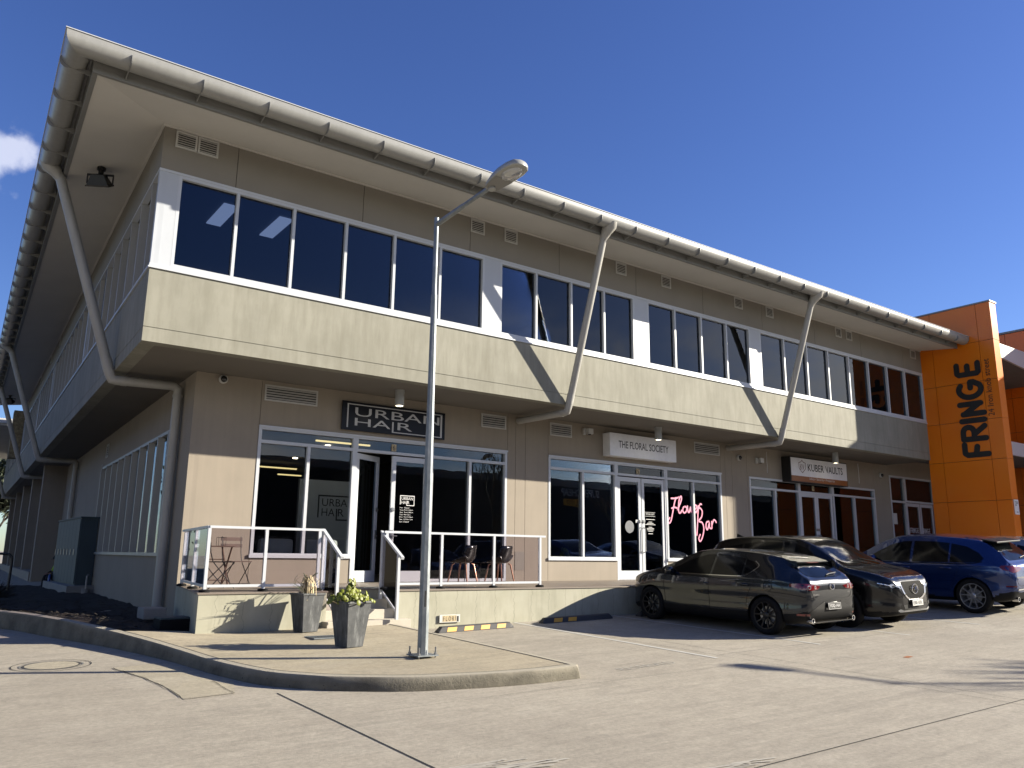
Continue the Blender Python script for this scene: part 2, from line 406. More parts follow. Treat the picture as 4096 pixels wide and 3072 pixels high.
def text(mb, s, O, ux, uy, w, h, bold=0., pad=True, th=0.):
    """fit string in the rectangle at O with directions ux,uy, width w and height h"""
    vs, fs = text_verts(s, bold); O = Vector(O); ux = Vector(ux); uy = Vector(uy)
    x0 = min(v[0] for v in vs); x1 = max(v[0] for v in vs); y0 = min(v[1] for v in vs); y1 = max(v[1] for v in vs)
    mb.add([tuple(O + ux*((a-x0)/(x1-x0)*w) + uy*((b-y0)/(y1-y0)*h)) for a, b in vs], fs)
def strokes(mb, lines, th, O, ux, uy, sx=1., sy=1., round_=True):
    """flat strokes with round ends on the plane O,ux,uy; each stroke lifted slightly above the previous one"""
    O = Vector(O); ux = Vector(ux); uy = Vector(uy); nn = ux.cross(uy).normalized(); q = 0
    for L in lines:
        P = [Vector((a*sx, b*sy)) for a, b in L]
        for p, r_ in zip(P, P[1:]+[None]):
            if round_ or (p is not P[0] and r_ is not None):
                c = [p + Vector((math.cos(t*math.pi/8), math.sin(t*math.pi/8)))*th/2 for t in range(16)]
                q += 1; mb.add([tuple(O+ux*v.x+uy*v.y+nn*q*.00012) for v in c], [tuple(range(16))])
            if r_ is not None:
                d = (r_-p).normalized(); a = Vector((-d.y, d.x))*th/2; q += 1
                mb.add([tuple(O+ux*v.x+uy*v.y+nn*q*.00012) for v in (p+a, p-a, r_-a, r_+a)], [(0, 1, 2, 3)])
def spline(pts, n=8, closed=False):
    out = []; k = len(pts)
    rngk = range(k if closed else k-1)
    for i in rngk:
        g = lambda j: Vector(pts[j % k] if closed else pts[max(0, min(k-1, j))])
        p0, p1, p2, p3 = g(i-1), g(i), g(i+1), g(i+2)
        for j in range(n):
            t = j/n
            out.append(tuple(.5*((2*p1)+(p2-p0)*t+(2*p0-5*p1+4*p2-p3)*t*t+(3*p1-p0-3*p2+p3)*t**3)))
    if not closed: out.append(tuple(pts[-1]))
    return out
# frame of the side wall: t along the wall, o outwards
AL = R(2.248); SI, CO = math.sin(AL), math.cos(AL)
def S3(t, o, z): return (t*SI - o*CO, t*CO + o*SI, z)
def corner(o): return (-(o+o*SI)/CO, -o)
L = 26.25; TS = 34.6; D1 = 1.906; ZP = 1.012; ZB, ZS, ZW, ZC = 5.12, 6.47, 8.29, 9.13

# ================================================================== ground
def sheet(xs, ys, zf, name, mat, kind='structure'):
    b = MB(); nx, ny = len(xs), len(ys)
    b.add([(x, y, zf(x, y)) for y in ys for x in xs], [(j*nx+i, j*nx+i+1, (j+1)*nx+i+1, (j+1)*nx+i) for j in range(ny-1) for i in range(nx-1)])
    o = b.build(name, mat, smooth=True); return tag(o, kind=kind)
def ground_poly(pts, h, name, mat, thick=0, step=.5, **k):
    """flat shape laid on the sloping ground at height h (cut finely so that it follows the slope)"""
    bm = bmesh.new(); f = bm.faces.new([bm.verts.new((x, y, 0)) for x, y in pts])
    x0, x1 = min(p[0] for p in pts), max(p[0] for p in pts); y0, y1 = min(p[1] for p in pts), max(p[1] for p in pts)
    for a, lo, hi in ((0, x0, x1), (1, y0, y1)):
        t = lo + step
        while t < hi:
            co = [0, 0, 0]; co[a] = t; no = [0, 0, 0]; no[a] = 1
            bmesh.ops.bisect_plane(bm, geom=bm.verts[:]+bm.edges[:]+bm.faces[:], plane_co=co, plane_no=no); t += step
    if thick:
        bot = bmesh.ops.extrude_face_region(bm, geom=bm.faces[:])
        for v in bot['geom']:
            if isinstance(v, bmesh.types.BMVert): v.co.z = -thick
    for v in bm.verts: v.co.z += gz(v.co.x, v.co.y) + h
    bmesh.ops.recalc_face_normals(bm, faces=bm.faces)
    me = bpy.data.meshes.new(name); bm.to_mesh(me); bm.free(); me.materials.append(M[mat])
    if me.polygons and not thick and me.polygons[0].normal.z < 0: me.flip_normals()
    o = bpy.data.objects.new(name, me); col.objects.link(o)
    for a, b in k.items(): o[a] = b
    return o
def strip(mb, pts, w, h=.004, seg=.4):
    """thin painted line or joint following the ground"""
    P = []
    for a, b in zip(pts, pts[1:]):
        n = max(1, int(math.dist(a, b)/seg))
        P += [(a[0]+(b[0]-a[0])*i/n, a[1]+(b[1]-a[1])*i/n) for i in range(n)]
    P.append(pts[-1]); vs = []
    for i, p in enumerate(P):
        d = Vector(P[min(i+1, len(P)-1)]) - Vector(P[max(0, i-1)]); d.normalize()
        for s in (1, -1):
            x, y = p[0]-d.y*w/2*s, p[1]+d.x*w/2*s; vs.append((x, y, gz(x, y)+h))
    mb.add(vs, [(2*i, 2*i+1, 2*i+3, 2*i+2) for i in range(len(P)-1)])
xs = [-400, -150, -60, -30, -18, -12] + [-9+1.0*i for i in range(19)] + [9.95+1.5*i for i in range(14)] + [34, 45, 70, 150, 400]
ys = [-400, -150, -60, -30, -18] + [-16+1.0*i for i in range(20)] + [4+1.0*i for i in range(18)] + [30, 45, 80, 150, 400]
sheet(xs, ys, gz, 'ground', 'concrete_road')
mb = MB()
strip(mb, [(.67, -5.55), (.675, -8.8), (.68, -16)], .016)
strip(mb, [(7.3, -4.8), (7.33, -16)], .008); strip(mb, [(6.92, -2), (6.93, -6.4), (7.04, -10.31)], .007)
strip(mb, [(-9, -10.6), (2.73, -10.17), (7.34, -10.18), (30, -10.1)], .014)
strip(mb, [(6.9, -6.3), (30, -6.15)], .006); strip(mb, [(.9, -6.9), (6.9, -7.0)], .004)
tag(mb.build('slab_joint', 'black_joint'), kind='structure')
mb = MB()
strip(mb, [(6.73, -1.6), (6.70, -6.48)], .075); strip(mb, [(9.25, -1.6), (9.25, -6.44)], .065)
strip(mb, [(11.75, -1.6), (11.7, -6.6)], .065); strip(mb, [(14.1, -1.6), (14.1, -6.7)], .06); strip(mb, [(17.0, -1.6), (17.0, -6.7)], .06)
tag(mb.build('bay_line', 'line_paint'), kind='structure')
mb = MB()
for (x, y, w) in ((.95, -8.9, .09), (1.3, -9.12, .13), (2.7, -10.02, .14)):
    for i in range(10):
        a = random.uniform(-.2, .2); strip(mb, [(x-.22+a, y+random.uniform(-.07, .07)), (x+random.uniform(.1, .3)+a, y-.08+random.uniform(-.07, .07))], random.uniform(.012, .03), .004+.0006*i, .2)
vs, fs = text_verts('RESERVED')
x0 = min(v[0] for v in vs); x1 = max(v[0] for v in vs); y0 = min(v[1] for v in vs); y1 = max(v[1] for v in vs)
mb.add([(lambda x, y: (x, y, gz(x, y)+.004))(4.85+(a-x0)/(x1-x0)*1.05, -6.52+(b-y0)/(y1-y0)*.17 + .04*(a-x0)/(x1-x0)) for a, b in vs], fs)
strip(mb, [(8.05, -7.5), (8.1, -7.38), (8.4, -7.42)], .02); strip(mb, [(8.41, -7.6), (8.42, -7.42)], .02)
tag(mb.build('faded_marking', 'faded_paint'), kind='structure')
ground_poly([(9.10, -7.87), (9.29, -7.84), (9.31, -7.92), (9.11, -7.95)], .004, 'orange_paint_mark', 'orange_paint', kind='structure')
ground_poly([(-.49, -3.01), (-.32, -3.86), (-.24, -4.54), (-.24, -5.34), (.29, -5.31), (.50, -4.6), (.15, -2.9)], .004, 'concrete_patch', 'concrete_patch', kind='structure')
mb = MB(); cr = []
for a, b_ in zip([(-.49, -3.01), (-.32, -3.86), (-.25, -4.54)], [(-.32, -3.86), (-.25, -4.54), (-.24, -5.34)]): cr += [(a[0]+(b_[0]-a[0])*q/9+random.uniform(-.012, .012), a[1]+(b_[1]-a[1])*q/9) for q in range(9)]
strip(mb, cr, .010, .009, .3); strip(mb, [(-.24, -5.34), (.29, -5.31)], .004, .009); strip(mb, [(.29+random.uniform(-.012, .012), -5.31+.1*q) for q in range(9)], .008, .009)
tag(mb.build('patch_crack', 'black_joint'), kind='structure')

# kerb, footpath and mulch bed
def kh(x, y):                     # the kerb stands higher along the mulch bed
    K = [(-3.6, .15), (-2.8, .17), (-1.2, .225), (.3, .28)]
    h = K[0][1] if y <= K[0][0] else K[-1][1] if y >= K[-1][0] else next(a[1]+(b[1]-a[1])*(y-a[0])/(b[0]-a[0]) for a, b in zip(K, K[1:]) if a[0] <= y <= b[0])
    return .15 + (h-.15)*max(0, min(1, 1-(x-.2)/1.1))
kerb = spline([(-6.0, 13), (-4.3, 8.6), (-2.6, 4.9), (-1.3, 2.15), (-.71, .34), (-.17, -1.22), (.22, -2.77), (.45, -4.1), (.68, -4.98), (.97, -5.44), (1.25, -5.75), (1.84, -6.17), (2.4, -6.38), (2.9, -6.52), (3.45, -6.6), (4.02, -6.61)], 5)
def offset(poly, d):
    out = []
    for i, p in enumerate(poly):
        t = Vector(poly[min(i+1, len(poly)-1)]) - Vector(poly[max(0, i-1)]); t.normalize(); out.append((p[0]-t.y*d, p[1]+t.x*d))
    return out
kpath = kerb + [(4.10, -6.52)] + [(4.12, -6.4+.55*i) for i in range(1, 9)] + [(4.12, -1.62)]
prof = [(0, -.12), (-.012, 0), (.02, .128), (.035, .145), (.13, .15), (.13, -.12)]
mb = MB(); rings = [offset(kpath, o) for o, h in prof]
vs = []
for i in range(len(kpath)):
    for j, (o, h) in enumerate(prof):
        x, y = rings[j][i]; w = random.uniform(-.004, .004) if 0 < j < 4 else 0
        vs.append((x+w, y+w, gz(x, y)+h*(kh(x, y)/.15 if h > 0 else 1)))
n = len(prof)
mb.add(vs, [(i*n+j, i*n+j+1, (i+1)*n+j+1, (i+1)*n+j) for i in range(len(kpath)-1) for j in range(n-1)])
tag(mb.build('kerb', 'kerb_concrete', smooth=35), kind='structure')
inner = offset(kpath, .14)
i0 = min(range(len(inner)), key=lambda i: abs(inner[i][1]+1.08))
walk = inner[i0:] + [(3.98, -1.55), (.90, -1.55), (.84, -1.27)]
fp = ground_poly(walk, .146, 'footpath', 'concrete_walk', .2, kind='structure')
for v in fp.data.vertices:
    if v.co.z > gz(v.co.x, v.co.y)+.1: v.co.z += kh(v.co.x, v.co.y)-.15
mb = MB(); strip(mb, offset(kpath, .135)[i0:], .018, .1505); mb.v = [(x, y, z+kh(x, y)-.15) for x, y, z in mb.v]
tag(mb.build('kerb_joint', 'black_joint'), kind='structure')
# mulch bed
bed = offset(kpath, .12)[:i0+1]
xs2 = [-7+.22*i for i in range(46)]; ys2 = [-1.4+.22*i for i in range(96)]
def kerb_x(y):
    b = min(bed, key=lambda p: abs(p[1]-y)); return b[0]
mb = MB(); grid = {}
from mathutils import noise as mnoise
for j, y in enumerate(ys2):
    for i, x in enumerate(xs2):
        xx = max(x, kerb_x(y)); h = .13 + .05*mnoise.noise(Vector((xx*1.3, y*1.3, 0))) + .035*mnoise.noise(Vector((xx*5, y*5, 3)))
        edge = min(1, max(0, xx-kerb_x(y))/.4); yy = max(y, -1.06-.12*(xx-0.02)+.03)
        grid[i, j] = len(mb.v); mb.v.append((xx, yy, gz(xx, yy)+.05+(kh(min(xx, .2), yy)-.08)*max(0, 1-max(0, xx-kerb_x(y)-.1)/1.9)+(h-.15)*edge))
nx = len(xs2)
mb.f = [(grid[i, j], grid[i+1, j], grid[i+1, j+1], grid[i, j+1]) for j in range(len(ys2)-1) for i in range(nx-1)]
tag(mb.build('mulch_bed', 'mulch_soil', smooth=True), kind='structure')
mb = MB()
for k in range(900):
    y = random.uniform(-1, 9); x = random.uniform(kerb_x(y)+.15, 1.3)
    if y < -.9: continue
    a = random.uniform(0, 3.1); l = random.uniform(.03, .11); w = random.uniform(.008, .02); z = gz(x, y)+.05+(kh(.1, y)-.08)*max(0, 1-max(0, x-kerb_x(y)-.1)/1.9)+random.uniform(0, .03)
    dx, dy = math.cos(a)*l, math.sin(a)*l; t = random.uniform(-.02, .03)
    mb.add([(x-dx, y-dy, z-t), (x-dy*.2, y+dx*.2-w, z), (x+dx, y+dy, z+t), (x+dy*.2, y-dx*.2+w, z+.01)], [(0, 1, 2, 3)])
tag(mb.build('mulch_chips', 'mulch_soil'), kind='stuff')

# ================================================================== the building
B = root('office_building', (0, 0, .4), 'two storey grey rendered office block with deep eaves and raking downpipes', 'building')
def sweep(mb, prof, closed=True, x_end=L, t_end=TS, t0=None, mitre=False):
    """profile (o,z) carried along the front, round the corner and down the side"""
    if mitre:                     # front and side run as separate lengths meeting at a sharp mitre
        a, b = MB(), MB(); sweep(a, prof, closed, x_end, t_end); n = len(prof); m = n if closed else n-1
        for fsel in (a.f[:m], a.f[m:2*m]):
            ids = sorted({i for f in fsel for i in f}); mp_ = {i: k for k, i in enumerate(ids)}; mb.add([a.v[i] for i in ids], [tuple(mp_[i] for i in f) for f in fsel])
        mb.add([a.v[3*i] for i in range(n)], [tuple(range(n))]); return
    n = len(prof); vs = []
    for o, z in prof:
        cx, cy = corner(o); vs += [(x_end, -o, z), (cx, cy, z), S3(t_end, o, z)]
    m = n if closed else n-1
    fs = [((3*i), 3*((i+1) % n), 3*((i+1) % n)+1, 3*i+1) for i in range(m)] + [((3*i+1), 3*((i+1) % n)+1, 3*((i+1) % n)+2, 3*i+2) for i in range(m)]
    if closed: fs += [tuple(3*i for i in range(n)), tuple(3*i+2 for i in range(n))[::-1]]
    mb.add(vs, fs)
# spandrel band with the thin joint line
mb = MB(); sweep(mb, [(0, ZB), (0, 5.366), (-.012, 5.368), (-.012, 5.376), (0, 5.378), (0, 6.418), (-.25, 6.418), (-.25, ZB)], t_end=52)
mb.build('spandrel', 'render_spandrel', B)
# floor slab / lower soffit
mb = MB()
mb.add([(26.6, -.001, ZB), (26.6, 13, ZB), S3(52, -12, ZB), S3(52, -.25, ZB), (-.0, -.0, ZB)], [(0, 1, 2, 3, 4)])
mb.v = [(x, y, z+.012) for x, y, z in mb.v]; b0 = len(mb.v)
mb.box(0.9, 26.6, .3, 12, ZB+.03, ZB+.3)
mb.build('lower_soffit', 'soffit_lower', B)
# upper wall of panels with joints, above the window heads
UW = 0.0
joints = [1.33, 3.93, 6.57, 9.16, 11.76, 14.37, 17.01, 19.67, 22.3, 24.99]
mb = MB(); e = [0]+joints+[L]
for a, b in zip(e, e[1:]): mb.box(a+(.006 if a else 0), b-.006, UW, .2, ZW, ZC+.1)
e = [0.0]+[2.61*i+1.3 for i in range(13)]+[TS]
for a, b in zip(e, e[1:]):
    if a == 0:
        vs = [(-.0001, .0001, ZW), S3(b-.006, 0, ZW), S3(b-.006, -.2, ZW), (.2, .2, ZW)]
    else: vs = [S3(a+.006, 0, ZW), S3(b-.006, 0, ZW), S3(b-.006, -.2, ZW), S3(a+.006, -.2, ZW)]
    mb.add(vs+[(x, y, ZC+.1) for x, y, z in vs], [(0, 1, 2, 3), (4, 5, 6, 7), (0, 1, 5, 4), (1, 2, 6, 5), (2, 3, 7, 6), (3, 0, 4, 7)])
mb.build('upper_wall', 'render_upper', B)
mb = MB(); mb.box(.25, L, .021, .03, ZW, ZC+.1); mb.build('joint_backing', 'black_joint', B)
# head and sill trims
mb = MB(); sweep(mb, [(.012, 8.245), (.012, 8.29), (-.10, 8.29), (-.10, 8.245)], t_end=TS)
sweep(mb, [(.03, 6.424), (.03, 6.452), (.012, 6.458), (.012, 6.51), (-.10, 6.51), (-.10, 6.424)], t_end=TS)
mb.build('window_trim', 'white_frame', B)
# white corner panel and the panels between the window groups
for a, b in ((.0, .33), (6.98, 7.41), (11.68, 12.15), (16.39, 16.84)): mb = MB(); mb.box(a, b, -.002, .10, 6.511, 8.244); mb.build('cladding_panel', 'panel_white', B)
# upper windows
def window(name, x0, x1, z0, z1, mull, trans, y, glass, fw=.055, dep=.10, xf=None, rec=.075, local_panes=None):
    f = MB(xf); f.box(x0, x0+fw, y, y+dep, z0, z1); f.box(x1-fw, x1, y, y+dep, z0, z1)
    f.box(x0+fw, x1-fw, y, y+dep, z0, z0+fw); f.box(x0+fw, x1-fw, y, y+dep, z1-fw, z1)
    zs = [z0+fw]+[q for t in trans for q in (t-fw/2, t+fw/2)]+[z1-fw]
    for t in trans: f.box(x0+fw, x1-fw, y+.002, y+dep, t-fw/2, t+fw/2)
    for m_ in mull:
        mx, lo, hi = m_ if isinstance(m_, tuple) else (m_, z0+fw, z1-fw)
        for a, b in zip(zs[0::2], zs[1::2]):
            a2, b2 = max(a, lo), min(b, hi)
            if b2-a2 > .02: f.box(mx-fw/2, mx+fw/2, y+.001, y+dep, a2, b2)
    fr = f.build(name, 'white_frame', B)
    for a, b in zip(zs[0::2], zs[1::2]):
        ms = [x0+fw] + [q for m_ in mull for (mx, lo, hi) in [m_ if isinstance(m_, tuple) else (m_, z0, z1)] if lo < (a+b)/2 < hi for q in (mx-fw/2, mx+fw/2)] + [x1-fw]
        for c, d in zip(ms[0::2], ms[1::2]):
            g = MB(xf); g.box(c, d, y+rec, y+rec+.008, a, b); p = g.build('pane', glass, fr)
    return fr
window('window', .33, 6.98, 6.511, 8.244, [1.40, 2.5, 3.6, 4.7, 5.82], [], -.004, 'glass_upper')
window('window', 7.41, 11.68, 6.511, 8.244, [8.47, 9.55, 10.63], [], -.004, 'glass_upper')
window('window', 12.15, 16.39, 6.511, 8.244, [13.21, 14.27, 15.34], [], -.004, 'glass_upper')
window('window', 16.84, 26.24, 6.511, 8.244, [18.02, 19.19, 20.33, 21.5, 22.67, 23.85, 25.02], [], -.004, 'glass_upper')
# side windows behind the vertical blades
def Sx(x, y, z): return S3(x, -y, z)
tt = [.16]
for a, b in ((.10, 9.1), (9.25, 18.9), (19.05, 24.8), (24.95, 34.4)):
    window('window', a, b, 6.511, 8.244, [], [], .13, 'glass_upper', xf=Sx, dep=.05, rec=.03)
for a, b in ((.0, .10), (9.1, 9.25), (18.9, 19.05), (24.8, 24.95), (34.4, 34.6)): mb = MB(Sx); mb.box(a, b, -.004, .13, 6.511, 8.244); mb.build('cladding_panel', 'panel_white', B)
bl = MB(); bl.box(0, .075, 0, .14, 0, 1.733); blade = bl.build('sun_blade', 'pipe_paint', B, local=True)
ts = [.62+1.09*i for i in range(32)]
for i, t in enumerate(ts):
    if any(a-.15 < t < b+.15 for a, b in ((9.1, 9.25), (18.9, 19.05), (24.8, 24.95), (34.4, 34.6))): continue
    o = blade if i == 0 else blade.copy()
    if i: col.objects.link(o)
    p = S3(t, 0.0, 6.511); o.location = Vector(p)-B.location; o.rotation_euler = (0, 0, R(90)-AL); o.scale = (1, -1, 1)
# upper rooms
mb = MB(); mb.box(.25, 26, 6.2, 6.3, 6.4, 8.9); mb.add([S3(.5, -6.5, 6.4), S3(34, -6.5, 6.4), S3(34, -6.5, 8.9), S3(.5, -6.5, 8.9)], [(0, 1, 2, 3)])
for x in (12, 19.2): mb.box(x-.05, x+.05, .3, 6.2, 6.4, 8.9)
mb.box(.3, 26, .3, 6.2, 8.62, 8.7)
mb.build('room_interior', 'room_upper', B)
mb = MB(); mb.box(.3, 34, .22, 6.3, 6.30, 6.40); mb.build('room_floor', 'room_floor', B)
for i, (x, y) in enumerate(((1.55, 1.5), (2.70, 1.45), (14.6, 1.7), (16.0, 2.4), (20.4, 1.9))):
    mb = MB(); mb.box(x, x+.30, y, y+1.25, 8.575, 8.60)
    if i < 6: tag(mb.build('ceiling_light', 'light_panel'), ['first fluorescent panel glowing inside the corner upstairs window', 'second fluorescent panel in the upstairs window next to the corner one', 'ceiling light behind the third group of upstairs windows', 'ceiling light behind the dividing panel of the upstairs windows', 'ceiling light behind the fourth group of upstairs windows'][i], 'ceiling light', 'ceiling lights upstairs')
# eaves: soffit, fascia, roof and gutter
mb = MB(); sweep(mb, [(-.21, ZC+.03), (1.28, 8.972), (1.28, 9.0), (-.21, ZC+.06)])
sweep(mb, [(.001, ZC-.03), (.03, ZC-.03), (.03, ZC+.004), (.001, ZC+.008)])
mb.build('soffit', 'soffit_paint', B)
mb = MB(); sweep(mb, [(1.25, 8.965), (1.325, 8.955), (1.335, 9.26), (1.25, 9.26)]); mb.build('fascia', 'fascia_grey', B)
mb = MB(); sweep(mb, [(1.70, 9.31), (1.30, 9.345), (-2.0, 9.75), (-12, 9.75), (-12, 9.3), (-.5, 9.24), (1.3, 9.30)]); mb.build('roof', 'roof_metal', B)
GO, GZ, GR = 1.572, 9.228, .190
gp = [(1.752, 9.29), (1.764, 9.283), (1.762, 9.25)] + [(GO+GR*math.cos(R(a)), GZ+GR*math.sin(R(a))) for a in range(0, -185, -12)] + [(1.383, 9.245), (1.393, 9.245)] + [(GO+(GR-.01)*math.cos(R(a)), GZ+(GR-.01)*math.sin(R(a))) for a in range(-180, 5, 12)]
mb = MB(); sweep(mb, gp, x_end=L-.03, mitre=True); mb.build('gutter', 'gutter_paint', B, smooth=35)
mb = MB(); sweep(mb, [(1.745, 9.291), (1.778, 9.291), (1.780, 9.303), (1.745, 9.306)], x_end=L-.03); mb.build('gutter_lip_highlight', 'white_frame', B)  # white strip on the lip, its colour standing in for the thin highlight
# straps under the gutter
def strap_mb():
    b = MB(); n = 11; A = [R(-8-82*i/(n-1)) for i in range(n)]
    w_ = lambda i: .058*math.sin(math.pi*min(1, i/(n-1)*1.1+.04))
    outer = [(GO+(GR+.002+w_(i))*math.cos(a), GZ+(GR+.002+w_(i))*math.sin(a)) for i, a in enumerate(A)]
    inner = [(GO+(GR+.001)*math.cos(a), GZ+(GR+.001)*math.sin(a)) for a in A]
    poly = [(-o, z) for o, z in outer] + [(-1.332, 8.985), (-1.332, 9.09)] + [(-o, z) for o, z in inner[::-1]]
    b.prism(poly, 'x', -.007, .007); return b
st = strap_mb().build('gutter_strap', 'fascia_grey', B, local=True)
st.location = Vector((-.91, 0, 0)) - B.location; k = 0
for i in range(1, 25):
    c = st.copy(); col.objects.link(c); c.location = Vector((-.91+1.0965*i, 0, 0)) - B.location
for i in range(33):
    t = -1.15+1.09*i; c = st.copy(); col.objects.link(c); p = S3(t, 0, 0); c.location = Vector(p)-B.location; c.rotation_euler = (0, 0, -math.pi/2-AL)
# seams of the gutter
# raking downpipes of the front
def downpipe(F, s, vertical=False, lo=None, wend=1.9, wo=-1.235):
    """F maps (along, outward, z) to the world"""
    P = MB()
    fr_ = abs(F(1, 0, 0)[0]-F(0, 0, 0)[0]) > .5
    el = [(.17, .165), (.168, .155), (.125, .118), (.095, .092), (.088, .088)]
    P.tube([F(s, 1.60, 9.20), F(s, 1.565, 9.09), F(s, 1.45, 8.99), F(s, 1.365, 8.87), F(s, 1.345, 8.82)], el, 24)
    pipe = P.build('downpipe', 'pipe_paint', B, smooth=50)
    P = MB(); pts = [F(s, 1.352, 8.86), F(s, .075, 5.06), F(s, .02, 4.955)]
    pts += [F(s, -.06, 4.945), F(s, wo+.04 if vertical else -wend, 4.975)]
    if vertical:
        pts = pts[:-1] + [F(s, wo+.08, 4.965), F(s, wo, 4.90), F(s, wo, lo)]
    P.tube(pts, .098 if vertical else .084, 20); P.build('pipe', 'pipe_paint', pipe, smooth=50)
    for pts, r_ in (([F(s, 1.365, 8.90), F(s, 1.335, 8.81)], .094), ([F(s, .17, 5.36), F(s, .10, 5.14)], .104 if vertical else .090), ([F(s, -.15, 4.945), F(s, -.25, 4.947)], .103 if vertical else .089)):
        P = MB(); P.tube(pts, r_, 20); P.build('collar', 'pipe_paint', pipe, smooth=50)
    if vertical:
        for z in (4.78, 3.55, 1.7): P = MB(); P.tube([F(s, wo, z), F(s, wo, z-.05)], .106, 20); P.build('pipe_clip', 'pipe_paint', pipe, smooth=50)
FX = lambda a, o, z: (a, -o, z)
downpipe(FX, 9.38); downpipe(FX, 17.5)
downpipe(S3, 2.94, True, .25); downpipe(S3, 20.3, True, .5); downpipe(S3, 28.9, True, .5, wo=-.9); downpipe(S3, 47.0, True, .5, wo=-.9)
# ---------------------------------------------------------------- lower walls
def cells(mb, x0, x1, z0, z1, holes, y0, y1, joints=(), xf=None):
    xs = sorted({x0, x1, *[h[0] for h in holes], *[h[1] for h in holes], *joints}); zs = sorted({z0, z1, *[h[2] for h in holes], *[h[3] for h in holes]})
    for a, b in zip(xs, xs[1:]):
        run = None
        for c, d in zip(zs, zs[1:]):
            inside = any(h[0]-1e-6 <= a and b <= h[1]+1e-6 and h[2]-1e-6 <= c and d <= h[3]+1e-6 for h in holes)
            if inside:
                if run: mb.box(*run); run = None
            else:
                aa = a+(.005 if a in joints else 0); bb = b-(.005 if b in joints else 0)
                run = (aa, bb, y0, y1, run[4] if run else c, d)
        if run: mb.box(*run)
UO = (2.76, 9.04, 1.55, 4.17); UD = (4.90, 6.87, ZP, 4.17)
FO = (10.36, 17.15, 1.55, 4.17); FD = (12.75, 14.70, ZP, 4.17)
KO = (18.50, 25.75, ZP+.1, 4.17); EO = (26.82, 33.5, ZP, 4.77)
mb = MB()
cells(mb, 1.43, 36, .3, ZB+.01, [(2.76, 4.90, 1.55, 4.17), UD, (6.87, 9.04, 1.00, 4.17), (10.36, 12.75, 1.55, 4.17), FD, (14.70, 17.15, 1.55, 4.17), KO, EO], D1, D1+.2, joints=(2.76, 9.05, 9.30, 9.61, 10.35, 17.16, 17.36, 17.68, 18.42, 25.76, 26.8))
mb.build('lower_wall', 'render_tan', B)
mb = MB()
for a, b in ((1.5, 2.76), (9.05, 10.35), (17.16, 18.45), (25.76, 26.8)): mb.box(a, b, D1+.02, D1+.03, .5, ZB)
mb.build('joint_backing', 'black_joint', B)
mb = MB(Sx); OO = 1.355
W1 = (3.62, 13.62, 1.53, 4.19)
cells(mb, 1.965, 24.5, .2, ZB+.01, [W1], OO, OO+.2, joints=())
mb.build('side_wall', 'render_tan', B)
# piers and recessed shop fronts further along the side
mb = MB(Sx); 
mb.box(24.5, 25.0, .50, 3.0, .3, ZB+.01)
for t in (31.5, 38, 44.5, 51): mb.box(t, t+.6, .55, 1.6, .3, ZB+.01)
mb.box(25, 52, .45, 1.6, .3, .75)
mb.build('side_pier', 'render_tan', B)
mb = MB(Sx); mb.box(25.0, 52, 1.25, 1.3, .6, ZB); mb.build('side_glazing', 'sign_black', B)
mb = MB(Sx)
for t in (25.3, 26.9, 28.4, 30.0, 31.2, 33.5, 35.5, 37.4, 40.2, 42.6): mb.box(t, t+.08, 1.15, 1.25, .75, ZB)
mb.box(25, 52, 1.16, 1.25, 3.2, 3.28); mb.build('side_frame', 'white_frame', B)
mb = MB(Sx)
for i in range(22): mb.box(27.0, 28.3, 1.10+.02*(i % 2), 1.16, 1.0+.1*i, 1.08+.1*i)
mb.build('roller_blind', 'plastic_white', B)
# low side window with deep blades
window('window', 3.62, 13.62, 1.53, 4.19, [4.55+1.09*i-.55 for i in range(9)], [], OO+.06, 'glass_shop', fw=.06, dep=.06, xf=Sx, rec=.03)
mb = MB(Sx)
mb.box(3.62, 13.62, OO-.03, OO+.06, 4.12, 4.19); mb.box(3.58, 13.66, OO-.05, OO+.06, 1.53, 1.60)
mb.build('window_surround', 'pipe_paint', B)
bl = MB(); bl.box(0, .075, 0, .14, 0, 2.52); blade = bl.build('sun_blade', 'pipe_paint', B, local=True)
for i in range(10):
    t = 3.70+1.085*i
    o = blade if i == 0 else blade.copy()
    if i: col.objects.link(o)
    o.location = Vector(S3(t, -OO+.08, 1.60))-B.location; o.rotation_euler = (0, 0, R(90)-AL); o.scale = (1, -1, 1)
# shop fronts
y = D1-.012
def shop(x0, x1, xd0, xd1, ml, mr, zr0, single=True):
    zT = 3.86
    window('window', x0, xd0, 1.55, 4.17, [(ml, 1.6, zT)], [zT], y, 'glass_shop', .065)
    window('window', xd1, x1, zr0, 4.17, [(mr, zr0, zT)], [zT], y, 'glass_shop', .065)
    window('transom_window', xd0+.003, xd1-.003, 3.83, 4.17, [], [], y+.004, 'glass_shop', .06)
    m_ = MB(); m_.box(xd0+.003, xd0+.05, y+.01, y+.11, ZP, 3.83); m_.box(xd1-.05, xd1-.003, y+.01, y+.11, ZP, 3.83); m_.box(x0-.01, x1+.01, y-.022, y, 4.145, 4.19)
    m_.box(x0-.02, xd0+.02, y-.03, y, 1.52, 1.585)
    if zr0 > 1.3: m_.box(xd1-.02, x1+.02, y-.03, y, 1.52, 1.585)
    m_.build('window_trim', 'white_frame', B)
shop(2.76, 9.04, 4.93, 6.85, 3.86, 7.95, 1.02)
shop(10.36, 17.15, 12.75, 14.70, 11.54, 15.88, 1.55)
